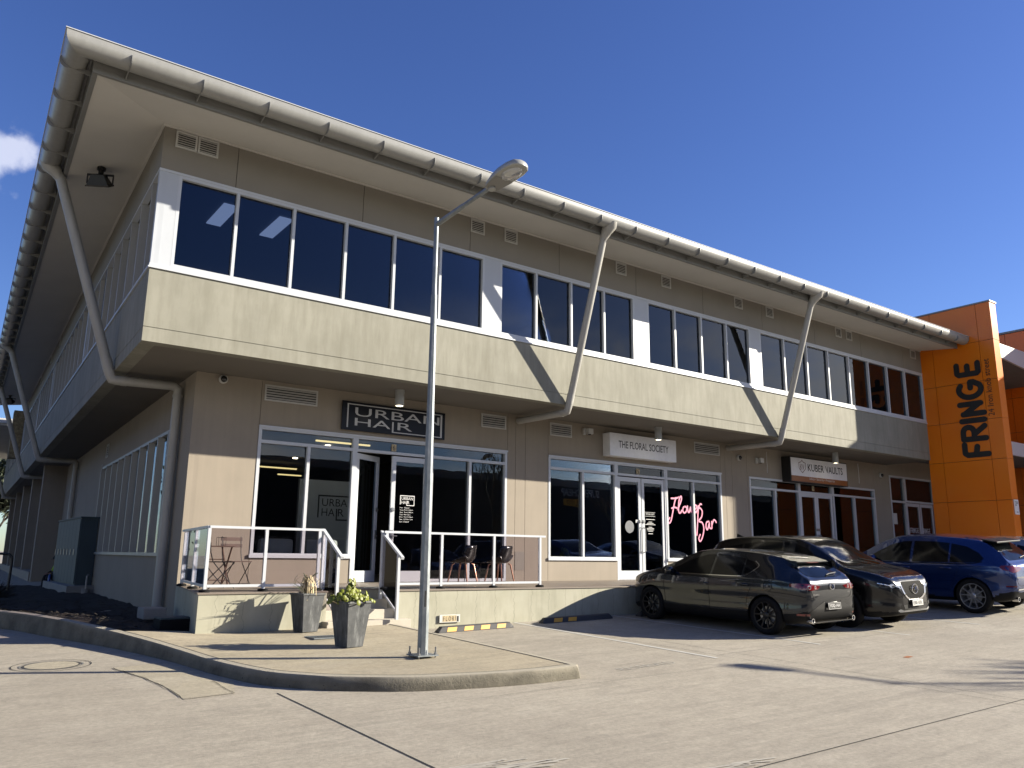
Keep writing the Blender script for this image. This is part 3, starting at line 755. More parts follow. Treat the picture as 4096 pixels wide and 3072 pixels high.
def door(hx, w, ang, z0=ZP+.01, z1=3.80, hinge_left=True, yy=None, fw=.10, handle='pull', nm='door', par=None):
    """a glazed leaf hinged at hx"""
    yy = y+.03 if yy is None else yy; sg = 1 if hinge_left else -1; ca, sa = math.cos(ang), math.sin(ang)
    xf = lambda a, b, z: (hx + sg*(a*ca - b*sa*1), yy + a*sa + b*ca, z)
    f = MB(xf); f.box(0, fw, 0, .045, z0, z1); f.box(w-fw, w, 0, .045, z0, z1); f.box(fw, w-fw, 0, .045, z0, z0+.24); f.box(fw, w-fw, 0, .045, z1-.12, z1)
    d = f.build('door', 'white_frame', B)
    g = MB(xf); g.box(fw, w-fw, .018, .026, z0+.24, z1-.12); g.build('pane', 'glass_shop', d)
    h = MB(xf); hxp = w-fw/2
    if handle == 'pull':
        h.tube([(hxp, 0, 1.75), (hxp, -.07, 1.78), (hxp, -.07, 2.40), (hxp, 0, 2.43)], .014, 8)
    else:
        h.box(hxp-.03, hxp+.03, -.012, 0, 1.95, 2.15); h.tube([(hxp, -.05, 2.02), (hxp-.11, -.05, 2.02)], .01, 8); h.tube([(hxp, 0, 2.02), (hxp, -.055, 2.02)], .01, 8)
    h.build('handle', 'steel', d, smooth=True)
    h = MB(xf); h.lathe([(.0, -.03), (.045, -.028), (.05, 0)], (hxp, 0, 2.60), 12, 'y'); h.build('lock', 'steel', d, smooth=True)
    return d
door(4.985, .90, R(30), handle='lever'); door(6.79, .93, 0, hinge_left=False, handle='lever')
door(12.805, .90, 0); door(14.645, .91, 0, hinge_left=False)
# shop under the vault sign
window('window', 18.50, 21.13, ZP+.1, 4.17, [(19.82, 1, 3.83)], [3.83], y, 'glass_shop', .065)
window('window', 23.06, 25.75, ZP+.1, 4.17, [(24.40, 1, 3.83)], [3.83], y, 'glass_shop', .065)
window('transom_window', 21.133, 23.057, 3.80, 4.17, [], [], y+.004, 'glass_shop', .06)
door(21.16, .93, 0); door(23.03, .93, 0, hinge_left=False)
# entry by the orange wall
window('window', 26.82, 27.9, ZP, 4.77, [], [3.80], y, 'glass_shop', .07)
window('window', 27.9, 30.1, 3.80, 4.77, [], [], y, 'glass_shop', .07)
door(27.93, .98, 0, z1=3.78); door(29.93, .98, 0, z1=3.78, hinge_left=False)
window('window', 30.1, 33.5, ZP, 4.77, [31.8], [3.80], y, 'glass_shop', .07)
# wall above entry beyond the band
mb = MB(); mb.box(26.8, 36, D1+.001, D1+.2, ZB+.012, 9.6); mb.build('entry_wall', 'render_tan', B)
# ---------------------------------------------------------------- rooms behind the shop fronts
def room(name, x0, x1, y1, ceil, wall='room_dark'):
    m_ = MB(); y0 = D1+.22
    m_.add([(x0, y0, ZP), (x0, y1, ZP), (x1, y1, ZP), (x1, y0, ZP), (x0, y0, ceil), (x0, y1, ceil), (x1, y1, ceil), (x1, y0, ceil)], [(0, 1, 5, 4), (1, 2, 6, 5), (2, 3, 7, 6)])
    m_.build(name, wall, B)
    m_ = MB(); m_.add([(x0, y0-.1, ZP), (x1, y0-.1, ZP), (x1, y1, ZP), (x0, y1, ZP)], [(0, 1, 2, 3)]); m_.build('room_floor', 'room_floor', B)
    m_ = MB(); m_.add([(x0, y0-.1, ceil), (x1, y0-.1, ceil), (x1, y1, ceil), (x0, y1, ceil)], [(0, 1, 2, 3)]); m_.build('room_ceiling', 'room_ceiling', B)
room('salon_room', 2.75, 9.3, 15.5, 4.5); room('florist_room', 9.9, 17.6, 9, 4.5); room('vault_room', 18.2, 26.2, 6, 4.5); room('lobby_room', 26.6, 34, 6, 4.9)
mb = MB(); mb.box(4.55, 6.3, 4.05, 4.15, ZP, 3.35); mb.build('salon_partition', 'room_grey', B)
mb = MB(); mb.box(18.2, 26.2, 2.6, 2.65, ZP, 4.4); mb.build('vault_partition', 'sign_maroon', B)
# salon logo on the partition
def urban_logo(mb, O, ux, uy, w, h, th):
    """square bracket frame with the two words"""
    text(mb, 'URBAN', Vector(O)+Vector(ux)*w*.10+Vector(uy)*h*.56, ux, uy, w*.80, h*.30)
    text(mb, 'HA', Vector(O)+Vector(ux)*w*.10+Vector(uy)*h*.17, ux, uy, w*.32, h*.30)
    text(mb, 'R', Vector(O)+Vector(ux)*w*.50+Vector(uy)*h*.17, ux, uy, w*.15, h*.30)
    e = Vector(ux).cross(Vector(uy)).normalized()
    def bar(a, b, c, d): 
        P = [Vector(O)+Vector(ux)*x*w+Vector(uy)*yy_*h for x, yy_ in ((a, c), (b, c), (b, d), (a, d))]; mb.quad(*[tuple(p) for p in P])
    tw, t2 = th/w, th/h
    bar(0, 1, 1-t2, 1); bar(0, tw, .10, 1-t2); bar(1-tw, 1, t2, 1-t2); bar(.45, 1, 0, t2); bar(.45, .45+tw, t2, .47)
mb = MB(); urban_logo(mb, (5.03, 4.045, 2.40), (1, 0, 0), (0, 0, 1), 1.05, .60, .035)
tag(mb.build('wall_logo', 'text_black'), 'black URBAN HAIR lettering on the grey wall inside the salon', 'wall logo')
for i, (x, y_, w) in enumerate(((5.9, 11.1, 1.3), (7.35, 13.2, .85), (5.25, 4.9, 1.5))):
    mb = MB(); mb.box(x, x+w, y_, y_+.06, 4.30 if i < 2 else 4.40, 4.34 if i < 2 else 4.44)
    tag(mb.build('strip_light', 'light_led'), ['longer yellow strip light seen deep in the salon', 'shorter yellow strip light farthest back in the salon', 'yellow strip light above the salon door glass'][i], 'strip light', 'strip lights in the salon')
for i, (x, y_) in enumerate(((6.08, 6.1), (6.5, 9.5), (7.15, 4.2), (12.1, 5), (4.2, 2.9), (5.6, 2.9))):  # last two are unseen fill lamps added to brighten the logo wall
    mb = MB(); mb.lathe([(0, 0), (.07, 0), (.075, .02)], (x, y_, 4.47), 16)
    tag(mb.build('ceiling_spot', 'light_fill_added' if i > 3 else 'light_spot'), ['round ceiling spot seen through the salon window beside the logo', 'small round ceiling spot deep in the salon window', 'round ceiling spot above the closed salon door', 'round ceiling spot behind the left florist window', 'lit ceiling spot above the left grey armchair', 'lit ceiling spot above the grey wall with the salon logo'][i], 'ceiling light', 'recessed spots in the shops')

# roof-level vents (louvre grilles set in the wall)
def vent(x0, x1, z0, z1, yy, n, nm='vent_grille', xf=None):
    f = MB(xf); w = .035
    f.box(x0, x1, yy-.02, yy, z0, z0+w); f.box(x0, x1, yy-.02, yy, z1-w, z1); f.box(x0, x0+w, yy-.02, yy, z0+w, z1-w); f.box(x1-w, x1, yy-.02, yy, z0+w, z1-w)
    for i in range(n):
        z = z0+w+(z1-z0-2*w)*(i+.35)/n; h = (z1-z0-2*w)/n
        f.add([(x0+w, yy-.018, z), (x1-w, yy-.018, z), (x1-w, yy-.004, z+h*.55), (x0+w, yy-.004, z+h*.55), (x0+w, yy-.018, z-.006), (x1-w, yy-.018, z-.006)], [(0, 1, 2, 3), (0, 1, 5, 4)])
    o = f.build(nm, 'vent_paint', B)
    b = MB(xf); b.box(x0+.01, x1-.01, yy-.003, yy-.0015, z0+.01, z1-.01); b.build('vent_backing', 'vent_dark', o)
for x0, x1 in ((.20, .575), (.59, .96), (6.57, 6.95), (7.51, 7.88), (11.04, 11.41), (12.71, 13.08), (15.74, 16.11), (17.21, 17.57), (20.84, 21.18), (21.45, 21.79), (25.52, 25.88)): vent(x0, x1, 8.76, 9.085, 0, 6)
for x0, x1 in ((2.82, 3.98), (8.24, 8.99), (10.41, 11.15), (15.97, 17.12)): vent(x0, x1, 4.71, 5.05, D1, 5)
vent(12.9, 13.35, 4.45, 4.86, OO, 6, xf=Sx)
for t in (17.4, 20.7, 25.3): vent(t, t+.37, 8.76, 9.06, 0, 6, xf=Sx)
# small hatch plate low on the wall by the deck
mb = MB(); mb.box(9.31, 9.60, D1-.008, D1, 1.28, 1.72); mb.build('wall_hatch', 'render_upper', B)

# ================================================================== raised deck with recessed steps
dk = root('concrete_deck', (2, 0, .4), 'raised pale concrete terrace with recessed steps in front of the shops', 'terrace')
mb = MB(); zt = ZP-.022
def deck_box(x0, x1, y0, y1, z1=zt): mb.box(x0, x1, y0, y1, .1, z1)
mb.add([(.87, -1.58, .1), (2.92, -1.58, .1), (2.92, D1, .1), (1.42, D1, .1), (.87, -1.58, zt), (2.92, -1.58, zt), (2.92, D1, zt), (1.42, D1, zt)], [(0, 1, 5, 4), (1, 2, 6, 5), (3, 0, 4, 7), (4, 5, 6, 7)])
deck_box(4.24, 34, -1.58, D1)
deck_box(2.92, 4.24, -.97, D1)
mb.build('deck_wall', 'platform_concrete', dk)
mb = MB(); mb.add([(.85, -1.60, zt), (2.93, -1.60, zt), (2.93, D1-.001, zt), (1.43, D1-.001, zt), (.85, -1.60, ZP), (2.93, -1.60, ZP), (2.93, D1-.001, ZP), (1.43, D1-.001, ZP)], [(0, 1, 5, 4), (1, 2, 6, 5), (3, 0, 4, 7), (4, 5, 6, 7)])
mb.box(4.23, 34, -1.60, D1-.001, zt, ZP); mb.box(2.93, 4.23, -.985, D1-.001, zt, ZP)
mb.build('deck_floor', 'deck_tile', dk)
mb = MB()
for i, (yf, z) in enumerate(((-1.78, .535), (-1.47, .69), (-1.20, .845))):
    yb = (-1.47, -1.20, -.97)[i]
    mb.box(2.925 if i else 2.86, 4.235 if i else 4.40, yf, yb+(.0 if i < 2 else -.001), .1+.001*i, z)
mb.build('step', 'step_stone', dk, bevel=.008)

# ================================================================== balustrades
def balustrade(label, posts, path, closed_last=True, z0=ZP, side=0, group='glass balustrades of the terrace'):
    """path: list of (x,y) along the top rail; posts: positions along it"""
    r = root('balustrade', (path[0][0], path[0][1], z0), label, 'balustrade', group)
    top = MB()
    def rail(mb, a, b, za, zb, w=.055, h=.038):
        d = Vector((b[0]-a[0], b[1]-a[1], 0)).normalized(); n = Vector((-d.y, d.x, 0))*w/2
        A, B_ = Vector((*a, za)), Vector((*b, zb))
        mb.add([tuple(A+n), tuple(A-n), tuple(B_-n), tuple(B_+n), tuple(A+n+Vector((0, 0, h))), tuple(A-n+Vector((0, 0, h))), tuple(B_-n+Vector((0, 0, h))), tuple(B_+n+Vector((0, 0, h)))],
               [(0, 3, 2, 1), (4, 5, 6, 7), (0, 1, 5, 4), (1, 2, 6, 5), (2, 3, 7, 6), (3, 0, 4, 7)])
    for a, b in zip(path, path[1:]): 
        t = MB(); rail(t, a, b, 1.985, 1.985); t.build('top_rail', 'white_frame', r)
    for x, y_ in posts:
        p = MB(); p.box(x-.024, x+.024, y_-.024, y_+.024, z0+.03, 1.984)
        po = p.build('post', 'white_frame', r)
        p = MB(); p.lathe([(0, z0+.001), (.085, z0+.001), (.085, z0+.03), (.05, z0+.045), (0, z0+.045)], (x, y_, 0), 14); p.build('foot_cover', 'black_rubber', po, smooth=40)
    for a, b in zip(posts, posts[1:]):
        d = Vector((b[0]-a[0], b[1]-a[1])); l = d.length; d.normalize()
        if l < .3: continue
        a2 = (a[0]+d.x*.028, a[1]+d.y*.028); b2 = (b[0]-d.x*.028, b[1]-d.y*.028)
        t = MB(); rail(t, a2, b2, 1.085, 1.085, .04, .04); t.build('bottom_rail', 'white_frame', r)
        t = MB(); rail(t, a2, b2, 1.126, 1.126, .008, .857); t.build('glass_panel', 'glass_balustrade', r)
    return r
YB = -1.33
balustrade('white framed tinted glass balustrade left of the steps, turning the terrace corner', [(1.36, 1.30), (1.20, -.0), (1.02, YB), (1.93, YB), (2.84, YB)], [(1.40, 1.62), (1.02, YB), (2.90, YB)])
balustrade('white framed tinted glass balustrade right of the steps, behind the lamp post', [(4.10, YB), (5.24, YB), (6.42, YB), (7.55, YB)], [(4.05, YB), (7.68, YB)])
def stair_rail(x, label):
    r = root('stair_rail', (x, -1.9, .5), label, 'stair handrail', 'stair handrails')
    y1, z1, y0, z0 = -1.20, 1.99, -1.99, 1.53
    m_ = MB(); m_.add([(x-.028, y1, z1), (x+.028, y1, z1), (x+.028, y0, z0), (x-.028, y0, z0), (x-.028, y1, z1+.04), (x+.028, y1, z1+.04), (x+.028, y0-.02, z0+.04), (x-.028, y0-.02, z0+.04)],
        [(0, 3, 2, 1), (4, 5, 6, 7), (0, 1, 5, 4), (1, 2, 6, 5), (2, 3, 7, 6), (3, 0, 4, 7)]); m_.build('top_rail', 'white_frame', r)
    f = lambda y_: z0 + (y_-y0)*(z1-z0)/(y1-y0)
    for y_, zb in ((-1.86, .54), (-1.24, ZP+.005)):
        zb = .54 if y_ < -1.7 else (.85 if y_ < -.97 else ZP)
        m_ = MB(); m_.box(x-.024, x+.024, y_-.024, y_+.024, zb, f(y_)-.0); m_.build('post', 'white_frame', r)
    a, b = -1.83, -1.27; g = MB(); g.add([(x-.004, a, f(a)-.02), (x-.004, b, f(b)-.02), (x-.004, b, f(b)-.92), (x-.004, a, f(a)-.92), (x+.004, a, f(a)-.02), (x+.004, b, f(b)-.02), (x+.004, b, f(b)-.92), (x+.004, a, f(a)-.92)],
        [(0, 1, 2, 3), (4, 5, 6, 7), (0, 1, 5, 4), (1, 2, 6, 5), (2, 3, 7, 6), (3, 0, 4, 7)]); g.build('glass_panel', 'glass_balustrade', r)
    g = MB(); g.add([(x-.02, a, f(a)-.925), (x+.02, a, f(a)-.925), (x+.02, b, f(b)-.925), (x-.02, b, f(b)-.925), (x-.02, a, f(a)-.96), (x+.02, a, f(a)-.96), (x+.02, b, f(b)-.96), (x-.02, b, f(b)-.96)],
        [(0, 1, 2, 3), (4, 5, 6, 7), (0, 1, 5, 4), (1, 2, 6, 5), (2, 3, 7, 6), (3, 0, 4, 7)]); g.build('bottom_rail', 'white_frame', r)
stair_rail(2.96, 'left sloping handrail with glass beside the steps'); stair_rail(4.07, 'right sloping handrail with glass beside the steps')

# ================================================================== signs
def tb(mb, *a, **k): text(mb, *a, **k)
r = root('shop_sign', (5.85, 1.83, 4.27), 'black flat URBAN HAIR sign board above the salon door', 'shop sign')
mb = MB(); mb.box(4.53, 7.16, 1.83, 1.85, 4.27, 4.91); mb.build('board', 'sign_black', r, bevel=.003)
mb = MB(); yy = 1.826; X = (1, 0, 0); Z = (0, 0, 1)
tb(mb, 'URBAN', (4.84, yy, 4.60), X, Z, 2.16, .19); tb(mb, 'HA', (4.84, yy, 4.385), X, Z, .88, .17); tb(mb, 'R', (5.90, yy, 4.385), X, Z, .38, .17)
for q in ((4.65, 4.67, 4.33, 4.84), (7.03, 7.065, 4.31, 4.86)): mb.quad((q[0], yy, q[2]), (q[1]+.012, yy, q[2]), (q[1]+.012, yy, q[3]), (q[0], yy, q[3]))
mb.quad((4.65, yy, 4.84), (7.077, yy, 4.84), (7.077, yy, 4.862), (4.65, yy, 4.862)); mb.quad((5.76, yy, 4.31), (7.03, yy, 4.31), (7.03, yy, 4.332), (5.76, yy, 4.332)); mb.quad((5.76, yy, 4.332), (5.80, yy, 4.332), (5.80, yy, 4.555), (5.76, yy, 4.555))
mb.build('lettering', 'sign_lightgrey', r)
r = root('shop_sign', (13.56, 1.75, 4.31), 'white light box sign reading THE FLORAL SOCIETY', 'shop sign')
mb = MB(); mb.box(12.26, 14.86, 1.61, 1.90, 4.31, 4.94); mb.build('sign_box', 'sign_white', r, bevel=.008)
mb = MB(); tb(mb, 'THE FLORAL SOCIETY', (12.58, 1.607, 4.545), X, Z, 1.96, .20, bold=.012); mb.build('lettering', 'sign_letter_dark', r)
r = root('shop_sign', (21.85, 1.75, 4.12), 'white and brown KUBER VAULTS light box sign with shield emblem', 'shop sign')
mb = MB(); mb.box(20.22, 23.50, 1.57, 1.90, 4.11, 4.93); mb.build('sign_box', 'text_black', r)
mb = MB(); mb.box(20.26, 23.46, 1.56, 1.569, 4.31, 4.90); mb.build('white_face', 'sign_white', r)
mb = MB(); mb.box(20.26, 23.46, 1.56, 1.569, 4.13, 4.309); mb.build('brown_band', 'sign_brown', r)
mb = MB(); tb(mb, 'KUBER', (21.17, 1.556, 4.50), X, Z, .92, .24, bold=.01); tb(mb, 'VAULTS', (22.18, 1.556, 4.50), X, Z, 1.02, .24, bold=.01)
mb.build('lettering', 'text_black', r)
mb = MB(); tb(mb, 'Safety \u2022 Security \u2022 Prosperity', (21.22, 1.556, 4.19), X, Z, 1.46, .10); mb.build('tagline', 'text_white', r)
mb = MB(); sh = [(0, .0), (-.17, .14), (-.185, .33), (-.06, .36), (0, .42), (.06, .36), (.185, .33), (.17, .14), (0, .0)]
strokes(mb, [sh], .022, (20.86, 1.556, 4.42), X, Z); tb(mb, 'KV', (20.75, 1.554, 4.52), X, Z, .22, .19); mb.build('shield_emblem', 'sign_maroon', r)
# FRINGE letters on the orange wall (reading upwards)
fr = {}
def arc(cx, cy, rx, ry, a0, a1, n=10): return [(cx+rx*math.cos(R(a0+(a1-a0)*i/n)), cy+ry*math.sin(R(a0+(a1-a0)*i/n))) for i in range(n+1)]
FR = [[(.06, .0), (.06, .78), (.14, .88), (.46, .88)], [(.06, .46), (.36, .40)],
      [(.66, .03), (.66, .88), (.92, .88)] + arc(.92, .67, .2, .21, 90, -90, 8) + [(.70, .46)], [(.86, .42), (1.12, .04)],
      [(1.36, .02), (1.36, .88)],
      [(1.62, .0), (1.62, .80)], [(1.62, .76), (2.0, .14)], [(2.0, .10), (2.0, .90)],
      arc(2.56, .45, .30, .43, 55, 300, 16) + [(2.84, .30), (2.84, .42), (2.62, .42)],
      [(3.55, .06), (3.22, .06), (3.16, .12), (3.16, .80), (3.22, .88), (3.55, .88)], [(3.16, .47), (3.48, .47)]]
E_ = root('wall_lettering', (26.24, -1.6, 6.7), 'large black FRINGE lettering reading up the orange wall', 'wall lettering')
mb = MB(); strokes(mb, FR, .19, (26.235, -1.985, 5.12), (0, 0, 1), (0, 1, 0), .905, .86)
o = mb.build('letters', 'text_black', E_)
mb = MB(); tb(mb, '24 Iron knob street', (26.235, -2.31, 6.44), (0, 0, 1), (0, 1, 0), 1.97, .20)
tag(mb.build('address_lettering', 'text_black'), 'thin black 24 Iron knob street lettering along the orange wall', 'wall lettering')
r = root('parking_sign', (26.47, -2.56, 3.13), 'small white 2P parking sign on the orange wall edge', 'sign')
mb = MB(); mb.box(26.32, 26.63, -2.56, -2.54, 3.13, 3.62); mb.build('plate', 'sign_white', r)
mb = MB(); tb(mb, '2P', (26.37, -2.563, 3.42), X, Z, .2, .14); mb.quad((26.42, -2.563, 3.20), (26.54, -2.563, 3.20), (26.54, -2.563, 3.225), (26.42, -2.563, 3.225)); mb.build('lettering', 'text_black', r)
# small plate on the terrace wall
r = root('bay_plate', (5.28, -1.60, .45), 'small worn FLORI name plate low on the terrace wall', 'name plate')
mb = MB(); mb.box(5.07, 5.50, -1.615, -1.60, .435, .57); mb.build('plate', 'plate_white', r)
mb = MB(); mb.box(5.13, 5.42, -1.617, -1.6151, .448, .555); mb.build('yellowed_strip', 'leaf_dead', r)
mb = MB(); tb(mb, 'F L O R I', (5.145, -1.619, .46), X, Z, .26, .08); mb.box(5.43, 5.47, -1.617, -1.6151, .445, .54); mb.build('lettering', 'text_black', r)
# writing on the glass
yg = D1-.012+.075-.006; yd = D1+.03+.015-.012
mb = MB(); urban_logo(mb, (6.10, yd, 2.70), X, Z, .37, .23, .016)
for i, (a, b) in enumerate((('Mon', 'Closed'), ('Tues', '9am-5:30pm'), ('Wed', '9am-5:30pm'), ('Thur', '9am-8pm'), ('Fri', '9am-5:30pm'), ('Sat', '8:30am-1pm'), ('Sun', 'Closed'))):
    z = 2.64-.052*i; tb(mb, a, (6.10, yd, z), X, Z, .075 if len(a) < 4 else .09, .026); tb(mb, b, (6.21, yd, z), X, Z, .13 if b == 'Closed' else (.17 if len(b) < 9 else .23), .030)
tag(mb.build('door_lettering', 'text_white'), 'white URBAN HAIR logo and opening hours on the salon door', 'door lettering')
mb = MB(); tb(mb, 'THE FLORAL SOCIETY', (13.89, yd, 2.79), X, Z, .36, .045)
mb.quad((13.87, yd, 2.86), (14.27, yd, 2.86), (14.27, yd, 2.867), (13.87, yd, 2.867)); mb.quad((13.87, yd, 2.75), (14.27, yd, 2.75), (14.27, yd, 2.757), (13.87, yd, 2.757))
for i, w in enumerate((.36, 0, .14, .27, .40, 0, .14, .28, .26, .20, 0, .18)):
    if w: z = 2.66-.036*i; mb.quad((14.07-w/2, yd, z), (14.07+w/2, yd, z), (14.07+w/2, yd, z+.013), (14.07-w/2, yd, z+.013))
tag(mb.build('door_lettering', 'text_white'), 'small white THE FLORAL SOCIETY lettering on the right florist door', 'door lettering')
mb = MB(); mb.quad(*[(13.26+.17*math.cos(R(t)), yd, 2.44+.17*math.sin(R(t))) for t in range(0, 360, 15)]); tag(mb.build('door_sticker', 'etched_glass'), 'round grey sticker on the left florist door', 'sticker')
mb = MB(); mb.quad((13.50, yd, 2.56), (13.62, yd, 2.56), (13.62, yd, 2.64), (13.50, yd, 2.64)); tag(mb.build('door_sticker', 'plate_white'), 'small cream square sticker beside the florist door lock', 'sticker')
for k, (ch, x) in enumerate((('6', 5.86), ('5', 13.60), ('9', 21.95))):
    r = root('unit_number', (x, y-.001, 3.9), ['small unit number 6 on the glass above the salon door', 'small unit number 5 on the glass above the florist door', 'small unit number 9 on the glass above the vault door'][k], 'unit number', 'unit numbers over the doors')
    mb = MB(); mb.box(x-.02, x+.10, D1+.045, D1+.05, 3.91, 4.07); mb.build('plate', 'leaf_dead', r)
    mb = MB(); tb(mb, ch, (x+.01, D1+.042, 3.93), X, Z, .06, .12); mb.build('digit', 'text_black', r)
for k, x in enumerate((28.10, 28.98)):
    mb = MB(); strokes(mb, FR, .165*.165, (x, yd, 2.66), X, Z, .165, .20); mb.quad((x+.0, yd, 2.5), (x+.5, yd, 2.5), (x+.5, yd, 2.515), (x, yd, 2.515))
    tag(mb.build('door_lettering', 'text_white'), ['white FRINGE lettering on the left lobby door', 'white FRINGE lettering on the right lobby door'][k], 'door lettering')
mb = MB(); mb.box(26.86, 27.12, D1-.03, D1-.024, 2.95, 3.35); tag(mb.build('notice_sheet', 'plate_white'), 'white paper notice on the lobby window edge', 'notice')
# pink script: hand drawn strokes
mb = MB()
FL = [spline([(.16, .98), (.42, 1.0), (.56, 1.06)], 4), spline([(.40, 1.02), (.31, .78), (.22, .42), (.12, .05), (.02, -.10), (-.05, .0), (.04, .13)], 5), spline([(.16, .55), (.30, .60), (.46, .56)], 3),
      spline([(.46, .50), (.66, .92), (.66, 1.10), (.56, .98), (.50, .60), (.52, .38), (.60, .38), (.66, .48)], 5),
      spline([(.84, .66), (.74, .60), (.72, .44), (.80, .38), (.90, .46), (.92, .60), (.84, .66), (.95, .58)], 4),
      spline([(.96, .68), (.98, .46), (1.04, .42), (1.12, .64), (1.13, .48), (1.20, .44), (1.30, .72)], 4),
      spline([(1.28, .54), (1.42, .62), (1.42, .74), (1.33, .72), (1.28, .54), (1.34, .44), (1.46, .50)], 4),
      spline([(1.46, .50), (1.52, .72), (1.51, .50)], 3), spline([(1.53, .60), (1.62, .80), (1.70, .80)], 4)]
strokes(mb, FL, .048, (14.85, yg, 2.66), X, Z, .81, .66)
BR = [spline([(.15, .98), (.10, .55), (.03, .10)], 4), spline([(.02, .92), (.22, 1.10), (.38, 1.0), (.34, .78), (.16, .62), (.36, .56), (.44, .34), (.34, .04), (.20, -.12), (.12, -.02), (.20, .12)], 5),
      spline([(.74, .62), (.60, .58), (.56, .40), (.64, .32), (.76, .56), (.76, .40), (.86, .36)], 4), spline([(.90, .62), (.90, .38)], 2), spline([(.90, .48), (1.02, .68), (1.12, .66), (1.16, .60)], 4)]
strokes(mb, BR, .048, (16.0, yg, 2.20), X, Z, .76, .80)
tag(mb.build('window_lettering', 'text_pink'), 'pink handwritten Flower Bar lettering on the florist window', 'window lettering')

# ================================================================== downlights, cameras, sensors, floodlights
for k, x in enumerate((5.49, 13.51, 21.95)):
    r = root('downlight', (x, 1.01, 5.12), 'grey cylinder downlight under the overhang ' + ['in front of the black salon sign', 'in front of the white florist sign', 'in front of the vault sign'][k], 'downlight', 'cylinder downlights')
    m_ = MB(); m_.lathe([(0, 5.13), (.10, 5.13), (.10, 4.78), (.088, 4.775), (.085, 4.79)], (x, 1.01, 0), 24); m_.build('housing', 'lamp_body', r, smooth=40)
    m_ = MB(); m_.lathe([(0, 4.79), (.085, 4.79)], (x, 1.01, 0), 20); m_.build('lens', 'light_spot', r)
for k, (x, z) in enumerate(((1.95, 5.03), (18.02, 4.72), (26.22, 4.72))):
    r = root('dome_camera', (x, D1, z), 'small white dome camera ' + ['high on the corner wall beside the downpipe', 'high on the wall between florist and vault shops', 'high on the wall near the orange fin'][k], 'security camera', 'dome cameras')
    m_ = MB(); m_.lathe([(0, D1-.0), (.085, D1), (.09, D1-.05), (.07, D1-.075)], (x, 0, z), 20, 'y'); m_.build('housing', 'plastic_white', r, smooth=40)
    m_ = MB(); m_.lathe([(.062, D1-.07), (.055, D1-.105), (.03, D1-.128), (0, D1-.133)], (x, 0, z-.005), 16, 'y'); m_.build('dome', 'plastic_black', r, smooth=True)
for k, (x, z) in enumerate(((11.66, 4.92), (18.97, 4.70))):
    r = root('wall_sensor', (x, D1, z), 'small white box sensor on the wall ' + ['left of the florist sign', 'left of the vault sign'][k], 'sensor', 'wall sensors')
    m_ = MB(); m_.box(x-.12, x-.05, D1-.06, D1, z-.09, z+.09); m_.box(x-.05, x+.12, D1-.17, D1-.03, z-.07, z+.08); m_.build('housing', 'plastic_white', r, bevel=.008)
    m_ = MB(); m_.lathe([(0, -.09), (.04, -.085), (.05, -.07)], (x+.04, D1-.10, z), 12); m_.build('lens', 'plastic_black', r)
for k, (x, z0_, z1_) in enumerate(((19.46, 4.35, 5.03), (24.78, 4.33, 5.05))):
    m_ = MB(); pts = [(x+random.uniform(-.012, .012), D1-.004, z1_+(z0_-z1_)*i/8) for i in range(9)]; m_.tube(pts, .011, 5)
    tag(m_.build('sealant_streak', 'text_white'), 'white drip of sealant on the wall ' + ['left of the vault sign', 'right of the vault sign'][k], 'sealant streak', 'sealant streaks')
def floodlight(p, az, label):
    r = root('floodlight', p, label, 'floodlight', 'floodlights under the side eaves')
    x, y_, z = p; ca, sa = math.cos(az), math.sin(az)
    F = lambda a, b, c: (x+a*ca-b*sa, y_+a*sa+b*ca, z+c)
    m_ = MB(F); m_.lathe([(0, 0), (.08, 0), (.08, -.05), (0, -.05)], (0, 0, 0), 14); m_.tube([(0, 0, -.05), (0, 0, -.14)], .05, 10); m_.box(-.24, .24, -.02, .02, -.17, -.14); m_.box(-.25, -.235, -.02, .02, -.34, -.14); m_.box(.235, .25, -.02, .02, -.34, -.14); m_.build('bracket', 'black_metal', r)
    m_ = MB(lambda a, b, c: F(a, b*.85-c*.5, b*.5+c*.85-.36)); m_.add([(-.2, -.13, 0), (.2, -.13, 0), (.2, .13, 0), (-.2, .13, 0), (-.12, -.07, .2), (.12, -.07, .2), (.12, .07, .2), (-.12, .07, .2)], [(0, 3, 2, 1), (4, 5, 6, 7), (0, 1, 5, 4), (1, 2, 6, 5), (2, 3, 7, 6), (3, 0, 4, 7)])
    m_.box(-.22, .22, -.15, .15, -.03, 0); m_.build('head', 'black_metal', r)
    m_ = MB(lambda a, b, c: F(a, b*.85-c*.5, b*.5+c*.85-.36)); m_.box(-.18, .18, -.12, .12, -.036, -.031); m_.build('glass', 'lamp_body', r)
p = S3(2.3, .72, 9.03); floodlight(p, R(-30), 'black floodlight under the eave near the building corner')
p = S3(31.3, .9, 9.03); floodlight(p, R(-30), 'small black floodlight far along the side eave')

